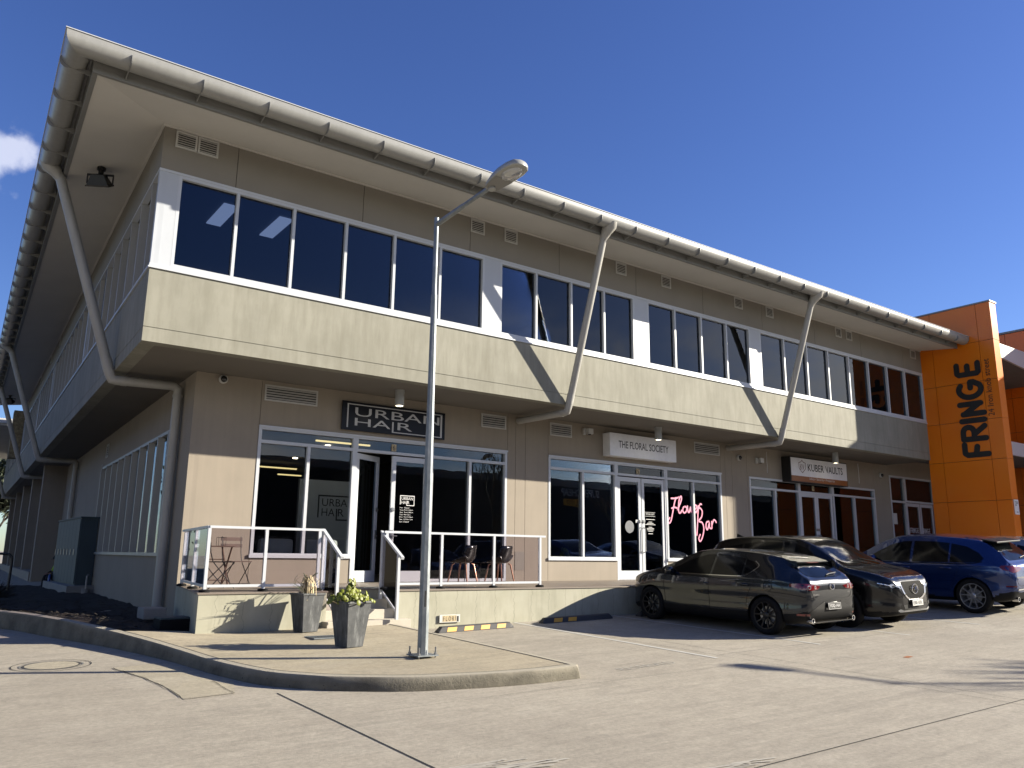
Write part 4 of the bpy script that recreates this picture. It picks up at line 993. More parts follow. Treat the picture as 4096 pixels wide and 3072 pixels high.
# ================================================================== street lamp
def street_lamp(bx, by, az, label, tilt=R(8), h=0.15):
    z0 = gz(bx, by)+h; r = root('street_lamp', (bx, by, z0), label, 'street lamp')
    hz = 6.30
    m_ = MB(); m_.box(bx-.15, bx+.15, by-.15, by+.15, z0+.02, z0+.035); m_.build('base_plate', 'galvanised_steel', r)
    for a in (-1, 1):
        for b in (-1, 1):
            m_ = MB(); m_.tube([(bx+a*.12, by+b*.12, z0), (bx+a*.12, by+b*.12, z0+.13)], .011, 6); m_.lathe([(0, .035), (.024, .035), (.024, .06), (0, .06)], (bx+a*.12, by+b*.12, z0), 6); m_.build('anchor_bolt', 'steel', r)
    m_ = MB(); m_.tube([(bx, by, z0+.035), (bx, by, 4.95)], [.071, .043], 8); m_.build('lower_pole', 'galvanised_steel', r)
    m_ = MB(); m_.box(bx-.035, bx-.02, by-.087, by-.07, z0+.62, z0+.82); m_.build('hatch_mark', 'black_metal', r)
    m_ = MB(); m_.tube([(bx, by, 4.7), (bx, by, 5.15)], .043, 16); m_.tube([(bx, by, 5.0), (bx, by, hz)], .0335, 16); m_.build('upper_pole', 'galvanised_steel', r, smooth=40)
    d = Vector((math.cos(az)*math.cos(tilt), math.sin(az)*math.cos(tilt), math.sin(tilt))); A = Vector((bx, by, hz-.10)); Bp = A+d*1.16
    m_ = MB(); m_.tube([tuple(A), tuple(A+d*.6), tuple(A+d*.62), tuple(Bp+d*.1)], [.036, .036, .031, .031], 14); m_.build('arm', 'galvanised_steel', r, smooth=40)
    s = Vector((-math.sin(az), math.cos(az), 0)); u = s.cross(d)*1; u = -u if u.z < 0 else u
    H = lambda a, b, c: tuple(Bp + d*a + s*b + u*c)
    # head: lofted oval shell
    m_ = MB(H); st_ = [(-.02, .055, .05), (.06, .10, .075), (.18, .140, .10), (.34, .165, .115), (.50, .165, .11), (.60, .140, .095), (.655, .09, .065), (.675, .03, .03)]; n = 20; vs = []
    for a, w, t in st_:
        for j in range(n):
            q = 2*math.pi*j/n; cc = math.cos(q); ss = math.sin(q)
            vs.append((a, w*math.copysign(abs(cc)**.75, cc), (t*abs(ss)**.9 if ss > 0 else -.022*abs(ss)**.5)+.0))
    k = len(st_)
    m_.add(vs, [(i*n+j, i*n+(j+1) % n, (i+1)*n+(j+1) % n, (i+1)*n+j) for i in range(k-1) for j in range(n)] + [tuple(range(n)), tuple((k-1)*n+j for j in range(n))])
    hd = m_.build('lamp_head', 'lamp_body', r, smooth=50)
    m_ = MB(H); vs = []
    for i in range(5):
        f = 1-i/4
        for j in range(20):
            q = 2*math.pi*j/20; vs.append((.44+.165*math.cos(q)*math.sin((f)*math.pi/2+.001), .12*math.sin(q)*math.sin(f*math.pi/2+.001), -.022-.035*math.cos(f*math.pi/2)))
    m_.add(vs, [(i*20+j, i*20+(j+1) % 20, (i+1)*20+(j+1) % 20, (i+1)*20+j) for i in range(4) for j in range(20)]); m_.build('lamp_glass', 'lamp_clear', hd, smooth=True)
    m_ = MB(H); m_.add([(.02, -.10, -.026), (.30, -.145, -.026), (.30, .145, -.026), (.02, .10, -.026)], [(0, 1, 2, 3)]); m_.build('service_cover', 'fascia_grey', hd)
    m_ = MB(H); m_.tube([(.05, 0, -.02), (.05, 0, -.055)], .05, 14); m_.build('photo_cell', 'lamp_body', hd)
street_lamp(2.72, -5.08, R(-84), 'galvanised street lamp on the footpath corner in front of the building')
street_lamp(19.9, -16.0, R(96), 'second street lamp across the car park', h=0)

# ================================================================== orange wall and the block beyond
r = root('orange_wall', (26.4, -1.2, .5), 'tall orange panelled fin wall at the end of the grey block', 'wall')
mb = MB(); ysj = [-2.53, -2.055, -.45, .05]; zsj = [.4, .93, 2.27, 3.61, 4.98, 6.345, 7.69, 9.07, 10.40]
for a, b in zip(ysj, ysj[1:]):
    for c, d in zip(zsj, zsj[1:]):
        m_ = mb; m_.box(26.25, 26.30, a+(.007 if a > -2.5 else 0), b-(.007 if b < 0 else 0), c+.007, d-.007)
for c, d in zip(zsj, zsj[1:]): mb.box(26.31, 26.70, -2.53, -2.47, c+.005, d-.005); mb.box(26.3001, 26.31, -2.53, -2.47, c+.007, d-.007)
for c, d in zip(zsj, zsj[1:]): mb.box(26.65, 26.70, -2.46, .05, c+.005, d-.005)
mb.build('panel_cladding', 'orange_panel', r)
mb = MB(); mb.box(26.285, 26.655, -2.49, .045, .3, 10.38); mb.box(26.29, 26.65, .05, 2.4, 9.2, 10.38); mb.build('core', 'black_joint', r)
mb = MB(); mb.box(26.22, 26.73, -2.56, 2.4, 10.40, 10.45); mb.build('coping', 'fascia_grey', r)
mb = MB(); mb.box(26.25, 26.30, .06, 2.4, 9.2, 10.39); mb.build('upper_return', 'orange_panel', r)
r = root('orange_block', (38, 2, .8), 'second orange panelled building half hidden behind the fin wall', 'building')
mb = MB(); zj = [.5, 2.2, 3.9, 5.4, 6.9, 8.35, 9.8, 11.15]; yj = [-7, -4.6, -2.2, .2, 2.6, 5]
for a, b in zip(yj, yj[1:]):
    for c, d in zip(zj, zj[1:]): mb.box(34, 34.06, a+.008, b-.008, c+.008, d-.008)
mb.box(34.0, 46, -7.06, -7.0, .5, 11.15); mb.build('panel_cladding', 'orange_red', r)
mb = MB(); mb.box(34.03, 46, -6.99, 5, .4, 11.1); mb.build('core', 'black_joint', r)
mb = MB(); mb.box(33.95, 46, -7.1, 5, 11.16, 11.24); mb.build('coping', 'fascia_grey', r)
r = root('entrance_canopy', (30, -1.4, 9), 'upper white sloping canopy between the orange walls', 'canopy', 'white canopies')
mb = MB(); mb.prism([(26.72, 9.62), (33.9, 9.60), (33.9, 8.70), (26.72, 9.28)], 'y', -1.5, -1.42); mb.build('fascia_board', 'awning_white', r)
mb = MB(); mb.prism([(26.72, 9.60), (33.9, 9.58), (33.9, 8.75), (26.72, 9.33)], 'y', -1.419, 1.9); mb.build('soffit_panel', 'far_wall', r)
r = root('entrance_canopy', (30, -1.4, 5.4), 'lower grey edged canopy beside the parking sign', 'canopy', 'white canopies')
mb = MB(); mb.box(26.72, 33.9, -1.55, -1.47, 5.40, 5.90); mb.build('fascia_board', 'awning_white', r)
mb = MB(); mb.box(26.72, 33.9, -1.469, 1.89, 5.42, 5.88); mb.build('soffit_panel', 'far_wall', r)

# ================================================================== far end of the side
r = root('rear_building', (2, 45, .6), 'lower grey building with white roof edge beyond the side wall', 'building')
mb = MB(Sx); mb.box(TS+.6, 52, .0, .3, 6.42, 8.3); mb.build('wall', 'far_wall', r)
mb = MB(Sx)
for a in (36.5, 41.5, 46.5): mb.box(a, a+3.6, -.02, -.003, 6.6, 7.9)
mb.build('window', 'sign_black', r)
mb = MB(Sx)
for a in (36.5, 41.5, 46.5):
    for q in range(5): mb.box(a+q*.9-.03, a+q*.9+.03, -.06, -.021, 6.55, 7.95)
mb.build('window_bars', 'white_frame', r)
mb = MB(Sx); mb.box(36.8, 56, -3.4, .5, 8.25, 8.35); mb.build('roof_soffit', 'soffit_paint', r)
mb = MB(Sx); mb.box(36.7, 56, -3.5, .5, 8.36, 8.62); mb.build('roof_edge', 'awning_white', r)
mb = MB(Sx); mb.box(TS+.7, TS+1.7, -.5, .3, 6.4, 8.9); tag(mb.build('stone_chimney', 'stone_clad'), 'mottled stone pier between the two roofs on the far side', 'chimney')
floodlight(S3(39, 1.6, 8.25), R(-30), 'small black floodlight under the rear building roof')

# ================================================================== cars
def interp(keys, x):
    """smooth monotone-ish interpolation through (x, value) keys"""
    if x <= keys[0][0]: return keys[0][1]
    if x >= keys[-1][0]: return keys[-1][1]
    for i in range(len(keys)-1):
        if keys[i][0] <= x <= keys[i+1][0]: break
    x0, y0 = keys[i]; x1, y1 = keys[i+1]; h = x1-x0
    def sl(j):
        if j <= 0 or j >= len(keys)-1:
            k = 0 if j <= 0 else len(keys)-2; return (keys[k+1][1]-keys[k][1])/(keys[k+1][0]-keys[k][0])
        a = (keys[j][1]-keys[j-1][1])/(keys[j][0]-keys[j-1][0]); b = (keys[j+1][1]-keys[j][1])/(keys[j+1][0]-keys[j][0])
        return 0 if a*b <= 0 else 2*a*b/(a+b)
    t = (x-x0)/h; m0, m1 = sl(i)*h, sl(i+1)*h
    return (2*t**3-3*t*t+1)*y0 + (t**3-2*t*t+t)*m0 + (-2*t**3+3*t*t)*y1 + (t**3-t*t)*m1
def car(P, name, label, loc, fwd, paintm):
    """P: profile tables in car space: x forwards, y left, z up"""
    rt = root(name, loc, label, 'car', 'cars parked nose or tail to the terrace')
    fx, fy = fwd; c = Vector(loc); e = .5
    X_ = Vector((fx, fy, (gz(c.x+fx*e, c.y+fy*e)-gz(c.x-fx*e, c.y-fy*e)))).normalized()
    Yd = Vector((-fy, fx, (gz(c.x-fy*e, c.y+fx*e)-gz(c.x+fy*e, c.y-fx*e)))); Zn = X_.cross(Yd).normalized(); Y_ = Zn.cross(X_).normalized()
    rt.rotation_euler = Matrix(((X_.x, Y_.x, Zn.x), (X_.y, Y_.y, Zn.y), (X_.z, Y_.z, Zn.z))).to_euler()
    x0, x1 = P['x']; W = P['w']
    n = 110; st = []
    for i in range(n+1):
        t = i/n; t = .5-.5*math.cos(math.pi*t)*(.55+.45*abs(math.cos(math.pi*t))); st.append(x0+(x1-x0)*t)
    m = 34; rings = []
    for x in st:
        zt = interp(P['top'], x); zb = interp(P['bot'], x); w = interp(P['plan'], x)*W; wr = interp(P['roofw'], x)*W; be = min(interp(P['belt'], x), zt-.012)
        gh = max(0., zt-be)
        sh = interp(P['shoulder'], x) if 'shoulder' in P else .965
        re = be + gh*.86 if gh > .12 else be+gh*.5
        wre = w*sh + (wr-w*sh)*min(1, gh/.25)
        pts = [(0, zb), (w*.70, zb), (w*.90, zb+.02), (w*.975, zb+.09), (w*.995, zb+(be-zb)*.30), (w*.985, zb+(be-zb)*.52), (w*1.0, zb+(be-zb)*.76), (w*.985, be-.05 if be-zb > .3 else zb+(be-zb)*.9), (w*sh, be), (w*sh+(wre-w*sh)*.5+.006*min(1, gh*4), be+(re-be)*.52), (wre, re), (wre*.93, be+gh*.955), (wre*.66, zt-.010), (wre*.33, zt-.002), (0, zt)]
        sp = spline(pts, 4)
        rings.append(sp)
    m = len(rings[0]); vs = []; full = 2*m-2
    for x, sp in zip(st, rings):
        for y_, z in sp: vs.append((x, y_, z))
        for y_, z in sp[-2:0:-1]: vs.append((x, -y_, z))
    fs = [(i*full+j, (i+1)*full+j, (i+1)*full+(j+1) % full, i*full+(j+1) % full) for i in range(n) for j in range(full)]
    fs += [tuple(range(full)), tuple(n*full+j for j in range(full))[::-1]]
    b = MB(); b.add(vs, fs); body = b.build('body', paintm, rt, local=True)
    # wheel arches
    cut = MB()
    for wx in P['wx']:
        for s in (1, -1): cut.lathe([(0, s*(W-.36)), (P['arch'], s*(W-.36)), (P['arch'], s*(W+.2)), (0, s*(W+.2))], (wx, 0, P['r']-.005), 40, 'y')
    cu = cut.build('cut', 'paint_trim', rt, local=True)
    md = body.modifiers.new('b', 'BOOLEAN'); md.operation = 'DIFFERENCE'; md.solver = 'EXACT'; md.object = cu
    dg = bpy.context.evaluated_depsgraph_get(); me = bpy.data.meshes.new_from_object(body.evaluated_get(dg)); body.modifiers.clear(); body.data = me
    cm = cu.data; bpy.data.objects.remove(cu)
    me.materials.clear(); me.materials.append(M[paintm]); me.materials.append(M['paint_trim'])
    for p in me.polygons:
        c_ = p.center; p.material_index = 0; p.use_smooth = True
        low = c_.z < interp(P['clad'], c_.x)
        for wx in P['wx']:
            dd = math.hypot(c_.x-wx, c_.z-P['r'])
            if dd < P['arch']+.004 and abs(c_.y) < W*.985-.005 and abs(p.normal.y) < .9 : low = True
            if abs(c_.y) < W-.33 and abs(abs(p.normal.y)-1) < .05 and dd < P['arch']: low = True
            if P.get('archclad') and dd < P['arch']+P['archclad'] and c_.z < .8: low = True
        if low: p.material_index = 1
    me.set_sharp_from_angle(angle=R(42))
    bm = bmesh.new(); bm.from_mesh(me); tree = BVHTree.FromBMesh(bm); bm.free()
    def patch(nm, outline, view, mat, off=.004, parent=None, grid=.06, base=None, sm=True, sgn=1):
        """panel outline (2D) seen from the side ('L','R'), 'B'ack, 'F'ront or 'T'op, laid on the body surface"""
        bm = bmesh.new()
        def P3(u, v):
            return {'L': (u, 3, v), 'R': (u, -3, v), 'B': (-4, u, v), 'F': (4, u, v), 'T': (u, v, 4)}[view]
        D = {'L': (0, -1, 0), 'R': (0, 1, 0), 'B': (1, 0, 0), 'F': (-1, 0, 0), 'T': (0, 0, -1)}[view]
        f = bm.faces.new([bm.verts.new(P3(u, v)) for u, v in outline])
        for ax, k in ((0, 0), (1, 1)):
            lo = min(p[k] for p in outline); hi = max(p[k] for p in outline); t = lo+grid
            ia = {'L': (0, 2), 'R': (0, 2), 'B': (1, 2), 'F': (1, 2), 'T': (0, 1)}[view][k]
            while t < hi-1e-4:
                co = [0, 0, 0]; co[ia] = t; no = [0, 0, 0]; no[ia] = 1
                bmesh.ops.bisect_plane(bm, geom=bm.verts[:]+bm.edges[:]+bm.faces[:], plane_co=co, plane_no=no); t += grid
        for v in bm.verts:
            h = tree.ray_cast(v.co, Vector(D))
            if h[0] is None: h = tree.find_nearest(v.co)
            nn = h[1] if h[1].dot(Vector(D)) < 0 else -h[1]
            v.co = h[0]+nn*off
        for fc in bm.faces: fc.smooth = True
        me2 = bpy.data.meshes.new(nm); bm.to_mesh(me2); bm.free(); me2.materials.append(M[mat])
        o = bpy.data.objects.new(nm, me2); col.objects.link(o); o.parent = parent or rt; return o
    def line(nm, pts, view, w=.007, mat='paint_trim', parent=None, off=.003):
        b = MB(); pp = []
        D = Vector({'L': (0, -1, 0), 'R': (0, 1, 0), 'B': (1, 0, 0), 'F': (-1, 0, 0), 'T': (0, 0, -1)}[view])
        for (u, v) in spline(pts, 6):
            p = Vector({'L': (u, 3, v), 'R': (u, -3, v), 'B': (-4, u, v), 'F': (4, u, v), 'T': (u, v, 4)}[view]); h = tree.ray_cast(p, D)
            if h[0] is None: continue
            nn = h[1] if h[1].dot(D) < 0 else -h[1]; pp.append((h[0]+nn*off, nn))
        for i, (p, nn) in enumerate(pp):
            d = (pp[min(i+1, len(pp)-1)][0]-pp[max(0, i-1)][0]).normalized(); s = nn.cross(d)*w/2; b.v += [tuple(p+s), tuple(p-s)]
        b.f = [(2*i, 2*i+1, 2*i+3, 2*i+2) for i in range(len(pp)-1)]
        return b.build(nm, mat, parent or rt, local=True)
    # side glass
    for s in 'LR':
        for k, ol in enumerate(P['glass']): patch('side_window', ol, s, 'car_glass', .004)
        if 'frame' in P:
            b_ = P['frame']; line('window_trim', b_, s, .018, P.get('trimmat', 'paint_trim'), off=.0055)
        for pts in P['gaps']: line('door_gap', pts, s)
        for (hx, hz) in P['handles']:
            h = tree.ray_cast(Vector((hx, 3 if s == 'L' else -3, hz)), Vector((0, -1 if s == 'L' else 1, 0)))
            y_ = abs(h[0].y); sg = 1 if s == 'L' else -1
            b = MB(); b.tube([(hx-.11, sg*(y_-.005), hz), (hx-.09, sg*(y_+.028), hz+.003), (hx, sg*(y_+.036), hz+.006), (hx+.08, sg*(y_+.028), hz+.004), (hx+.11, sg*(y_-.005), hz)], [(.012, .016)]*5, 10)
            b.build('door_handle', paintm, rt, local=True, smooth=True)
        sg = 1 if s == 'L' else -1; mx, mz = P['mirror']
        b = MB(); h = tree.ray_cast(Vector((mx, sg*3, mz)), Vector((0, -sg, 0))); yb = abs(h[0].y)
        vs = []; nn_ = 14
        for a, sx, sz, dx in ((0, .03, .035, .0), (.04, .045, .05, .0), (.09, .085, .075, -.02), (.16, .095, .085, -.035), (.21, .08, .07, -.045), (.24, .035, .03, -.05)):
            for j in range(nn_): q = 2*math.pi*j/nn_; vs.append((mx+dx+sx*math.cos(q), sg*(yb-.03+a), mz+.045+sz*math.sin(q)))
        b.add(vs, [(i*nn_+j, i*nn_+(j+1) % nn_, (i+1)*nn_+(j+1) % nn_, (i+1)*nn_+j) for i in range(5) for j in range(nn_)]+[tuple(range(nn_)), tuple(5*nn_+j for j in range(nn_))])
        b.build('wing_mirror', P.get('mirmat', paintm), rt, local=True, smooth=True)
    # wheels
    for wx in P['wx']:
        for s in (1, -1):
            wr = root('wheel', (wx, s*(W-.115), P['r'])); wr.parent = rt
            r, rr, tw = P['r'], P['rim'], .112
            t = MB(); t.lathe([(rr, -tw*.8), (rr+.02, -tw*.95), (r-.05, -tw), (r-.015, -tw*.88), (r, -tw*.6), (r, tw*.6), (r-.015, tw*.88), (r-.05, tw), (rr+.02, tw*.95), (rr, tw*.8)], (0, 0, 0), 48, 'y')
            t.build('tyre', 'black_rubber', wr, local=True, smooth=50)
            t = MB(); t.lathe([(rr, -tw*.8), (rr-.012, -tw*.6), (rr-.02, tw*.4), (rr-.006, tw*.86), (rr+.004, tw*.84)], (0, 0, 0), 48, 'y'); 
            F = lambda a, b2, c_: (a, s*b2, c_)
            b = MB(F); ns = P['spokes']; o_ = tw*.70
            for q in range(ns):
                a0 = 2*math.pi*(q+.3)/ns
                for da in (P['fork'], -P['fork']) if P['fork'] else (0,):
                    a1 = a0+da; h0, h1 = P['spw']
                    for e0, e1 in ((.03, rr-.008),):
                        def pt(rad, ang, lat, y_): return (rad*math.cos(ang)-lat*math.sin(ang), y_, rad*math.sin(ang)+lat*math.cos(ang))
                        A0 = [pt(.03, a0, -h0, o_), pt(.03, a0, h0, o_), pt(e1, a1, h1, o_+.015), pt(e1, a1, -h1, o_+.015)]
                        B0 = [(p[0], p[1]-.035, p[2]) for p in A0]
                        b.add(A0+B0, [(0, 1, 2, 3), (4, 7, 6, 5), (0, 4, 5, 1), (1, 5, 6, 2), (2, 6, 7, 3), (3, 7, 4, 0)])
            b.lathe([(0, o_+.012), (.035, o_+.012), (.06, o_+.002), (.065, o_-.03)], (0, 0, 0), 20, 'y')
            rb = MB(F); rb.lathe([(rr+.004, tw*.80), (rr+.002, tw*.88), (rr-.012, tw*.86), (rr-.02, tw*.4), (rr-.02, -tw*.7)], (0, 0, 0), 48, 'y'); off_ = len(b.v); b.v += rb.v; b.f += [tuple(off_+i for i in f) for f in rb.f]
            b.build('rim', P['rimmat'], wr, local=True, smooth=35)
            t = MB(F); t.lathe([(0, .0), (.155, .0), (.155, .02), (0, .02)], (0, 0, 0), 32, 'y'); t.build('brake_disc', 'steel' if P['rimmat'] == 'rim_dark' else 'fascia_grey', wr, local=True)
            t = MB(F); t.lathe([(0, -tw*.78), (rr-.01, -tw*.78)], (0, 0, 0), 24, 'y'); t.build('wheel_back', 'black_metal', wr, local=True)
    return rt, patch, line, tree
glossd = N('car_glass'); glossd.pr((.004, .005, .006), .09, 0, None, .25, 0., .01)
flat('rim_dark', (.02, .02, .022), .3, .3); flat('rim_silver', (.45, .46, .48), .25, .9)
def emblem(parent, P0, ax, up, r=.055):
    """oval ring with a wing-like V"""
    b = MB(); P0 = Vector(P0); ax = Vector(ax); up = Vector(up); nrm = ax.cross(up)
    ring = [tuple(P0+ax*r*1.18*math.cos(t)+up*r*math.sin(t)) for t in [2*math.pi*i/24 for i in range(25)]]
    b.tube(ring, .007, 6, False)
    b.tube([tuple(P0+ax*(-r*1.0)+up*r*.35), tuple(P0+ax*(-r*.55)+up*r*.35), tuple(P0-up*r*.25), tuple(P0+ax*(r*.55)+up*r*.35), tuple(P0+ax*(r*1.0)+up*r*.35)], .006, 6)
    b.build('emblem', 'chrome', parent, local=True, smooth=True)
def number_plate(parent, P0, ax, up, s, bgm, txm, w=.37, h=.107, tilt=0):
    P0 = Vector(P0); ax = Vector(ax); up = Vector(up).normalized(); nrm = ax.cross(up).normalized()
    r_ = MB(); c = [P0+ax*a*w/2+up*b*h/2+nrm*k for k in (0, .008) for a, b in ((-1, -1), (1, -1), (1, 1), (-1, 1))]
    r_.add([tuple(v) for v in c], [(0, 3, 2, 1), (4, 5, 6, 7), (0, 1, 5, 4), (1, 2, 6, 5), (2, 3, 7, 6), (3, 0, 4, 7)]); pl_ = r_.build('number_plate', bgm, parent, local=True)
    b = MB(); text(b, s, P0-ax*w*.42-up*h*.28+nrm*.011, ax, up, w*.84, h*.56)
    if bgm == 'plate_black':
        for a0, a1, b0, b1 in ((-.49, .49, -.49, -.45), (-.49, .49, .45, .49), (-.49, -.475, -.45, .45), (.475, .49, -.45, .45)): b.quad(*[tuple(P0+ax*w*a+up*h*q+nrm*.011) for a, q in ((a0, b0), (a1, b0), (a1, b1), (a0, b1))])
    b.build('lettering', txm, pl_, local=True)

# ---- grey hatchback, tail to the camera
HB = dict(x=(-2.12, 2.20), w=.898, r=.325, rim=.228, arch=.362, wx=(1.36, -1.365), spokes=5, fork=.30, spw=(.014, .010), rimmat='rim_dark',
    top=[(-2.12, .74), (-2.115, .86), (-2.08, .955), (-2.02, 1.005), (-1.88, 1.10), (-1.72, 1.20), (-1.60, 1.285), (-1.45, 1.335), (-1.0, 1.40), (-.5, 1.43), (-.1, 1.437), (.25, 1.405), (.6, 1.29), (1.0, 1.10), (1.22, 1.01), (1.6, .925), (1.95, .815), (2.10, .73), (2.17, .62), (2.20, .52)],
    bot=[(-2.12, .42), (-2.05, .29), (-1.9, .22), (-1.5, .19), (0, .165), (1.9, .18), (2.1, .22), (2.20, .34)],
    plan=[(-2.12, .68), (-2.09, .78), (-2.0, .87), (-1.82, .945), (-1.4, .995), (-.6, 1.0), (.6, 1.0), (1.35, .985), (1.65, .945), (1.9, .85), (2.08, .68), (2.20, .44)],
    roofw=[(-2.18, .60), (-2.0, .62), (-1.6, .60), (-1.2, .63), (-.5, .66), (.3, .67), (.8, .72), (1.2, .80), (1.8, .78), (2.28, .5)],
    belt=[(-2.18, .72), (-2.1, .84), (-1.9, .93), (-1.5, .97), (-1.0, .955), (0, .93), (.8, .925), (1.2, .94), (1.7, .85), (2.0, .76), (2.28, .5)],
    clad=[(-2.3, .47), (-1.95, .42), (-1.7, .37), (-1, .37), (0, .36), (1.2, .345), (2.0, .30), (2.3, .30)],
    glass=[[(.98, .955), (.60, 1.13), (.32, 1.245), (.05, 1.315), (-.13, 1.325), (-.13, .965)], [(-.19, .965), (-.19, 1.325), (-.5, 1.315), (-.82, 1.27), (-.86, 1.0), (-.84, .98)], [(-.90, 1.0), (-.86, 1.262), (-1.02, 1.225), (-1.12, 1.15), (-1.02, 1.04)]],
    frame=[(1.0, .94), (.4, .948), (-.2, .952), (-.84, .965), (-.98, 1.0), (-1.10, 1.08), (-1.16, 1.16), (-1.05, 1.235)], trimmat='chrome',
    gaps=[[(.98, .93), (1.0, .70), (.97, .45), (.93, .27)], [(-.16, .94), (-.13, .65), (-.17, .27)], [(-1.17, .96), (-1.10, .80), (-1.0, .62), (-.98, .45)], [(.93, .272), (.3, .268), (-.6, .27), (-.98, .28)], [(-1.12, 1.20), (-1.20, 1.1), (-1.17, .96)]],
    handles=[(-.02, .80), (-.90, .83)], mirror=(.80, .95))
cx, cy = 10.35, -3.87
rt, patch, line, tree = car(HB, 'hatchback', 'dark grey hatchback parked tail out nearest the steps', (cx, cy, gz(cx, cy)), (0, 1), 'paint_grey')
patch('rear_window', [(.50, 1.02), (.56, 1.05), (.53, 1.16), (.47, 1.245), (-.47, 1.245), (-.53, 1.16), (-.56, 1.05), (-.50, 1.02), (-.3, .995), (.3, .995)], 'B', 'car_glass', .005)
patch('windscreen', [(1.15, .60), (.62, .545), (.40, .52), (.36, 0), (.40, -.52), (.62, -.545), (1.15, -.60), (1.22, 0)], 'T', 'car_glass', .004)
for s in (1, -1):
    t = patch('tail_light', [(s*.83, .885), (s*.78, .90), (s*.55, .885), (s*.34, .85), (s*.42, .80), (s*.60, .785), (s*.76, .80), (s*.835, .85)], 'B', 'lamp_red', .006); t['label'] = 'dark red tail light with round clear lamps'
    for q, w in ((.64, .034), (.49, .029)):
        patch('lamp_ring', [(s*q+w*math.cos(a), .835+w*.95*math.sin(a)) for a in [2*math.pi*i/14 for i in range(14)]], 'B', 'lamp_clear', .009, t, .03)
        patch('lamp_core', [(s*q+w*.62*math.cos(a), .835+w*.6*math.sin(a)) for a in [2*math.pi*i/12 for i in range(12)]], 'B', 'lamp_red', .012, t, .03)
    b = MB(); b.lathe([(.033, -.0), (.045, -.0), (.045, .10), (.033, .10), (.033, .02), (0, .02)], (-2.13, s*.60, .285), 20, 'x'); b.build('exhaust_tip', 'chrome', rt, local=True, smooth=40)
    patch('rear_reflector', [(s*.80, .37), (s*.62, .365), (s*.64, .40), (s*.80, .405)], 'B', 'lamp_red', .006)
    patch('headlight', [(s*.42, .66), (s*.80, .72), (s*.84, .67), (s*.60, .62)], 'F', 'lamp_clear', .005)
patch('tail_panel', [(.66, .60), (.60, .44), (.72, .30), (-.72, .30), (-.60, .44), (-.66, .60), (-.2, .455), (.2, .455)] if 0 else [(.80, .33), (.62, .45), (.24, .60), (.20, .45), (-.20, .45), (-.24, .60), (-.62, .45), (-.80, .33), (-.7, .25), (.7, .25)], 'B', 'paint_trim', .004)
line('tailgate_gap', [(.62, .96), (.60, .78), (.52, .66), (.3, .635), (0, .63), (-.3, .635), (-.52, .66), (-.60, .78), (-.62, .96)], 'B', .009)
line('bumper_gap', [(.89, .74), (.80, .70), (.58, .635)], 'B', .007); line('bumper_gap', [(-.89, .74), (-.80, .70), (-.58, .635)], 'B', .007)
line('fuel_flap', [(-1.44+.085*math.cos(a), .83+.085*math.sin(a)) for a in [2*math.pi*i/12 for i in range(13)]], 'L', .006)
b = MB(); b.add([(-1.46, -.50, 1.325), (-1.46, .50, 1.325), (-1.76, .52, 1.245), (-1.76, -.52, 1.245), (-1.46, -.50, 1.29), (-1.46, .50, 1.29), (-1.75, .52, 1.225), (-1.75, -.52, 1.225)], [(0, 1, 2, 3), (4, 7, 6, 5), (0, 4, 5, 1), (1, 5, 6, 2), (2, 6, 7, 3), (3, 7, 4, 0)])
b.add([(-1.80, .52, 1.262), (-1.60, .56, 1.28), (-1.90, .57, 1.10), (-1.83, .53, 1.12)], [(0, 1, 2, 3)]); b.add([(-1.80, -.52, 1.262), (-1.60, -.56, 1.28), (-1.90, -.57, 1.10), (-1.83, -.53, 1.12)], [(0, 1, 2, 3)])
b.build('spoiler', 'paint_grey', rt, local=True, bevel=.004)
b = MB(); b.box(-1.772, -1.762, -.16, .16, 1.228, 1.24); b.build('brake_light', 'lamp_red', rt, local=True)
b = MB(); b.tube([(-2.02, .0, 1.03), (-2.0, -.10, 1.045), (-1.985, -.34, 1.065)], .011, 6); b.build('rear_wiper', 'paint_trim', rt, local=True)
def surf(tree, y_, z, view='B'):
    h = tree.ray_cast(Vector((-4 if view == 'B' else 4, y_, z)), Vector((1 if view == 'B' else -1, 0, 0))); return h[0].x
emblem(rt, (surf(tree, 0, .845)-.012, 0, .845), (0, -1, 0), (0, 0, 1), .055)
number_plate(rt, (surf(tree, 0, .50)-.03, 0, .515), (0, -1, 0), (.12, 0, 1), 'YOQ-14X', 'plate_black', 'text_white')
b = MB(); text(b, 'MAZDA3', (surf(tree, .5, .72)-.006, .56, .70), (0, -1, 0), (0, 0, 1), .17, .025); b.build('badge', 'chrome', rt, local=True)
b = MB(); text(b, 'G25', (surf(tree, -.45, .74)-.006, -.46, .73), (0, -1, 0), (0, 0, 1), .07, .018); b.build('badge', 'chrome', rt, local=True)
for i in range(1):
    b = MB(); b.add([(-2.14, -.58, .27), (-2.14, .58, .27), (-2.02, .66, .235), (-2.02, -.66, .235), (-2.14, -.58, .255), (-2.14, .58, .255), (-2.02, .66, .22), (-2.02, -.66, .22)], [(0, 1, 2, 3), (4, 7, 6, 5), (0, 4, 5, 1), (1, 5, 6, 2), (2, 6, 7, 3), (3, 7, 4, 0)]); b.build('rear_diffuser', 'plastic_black', rt, local=True)

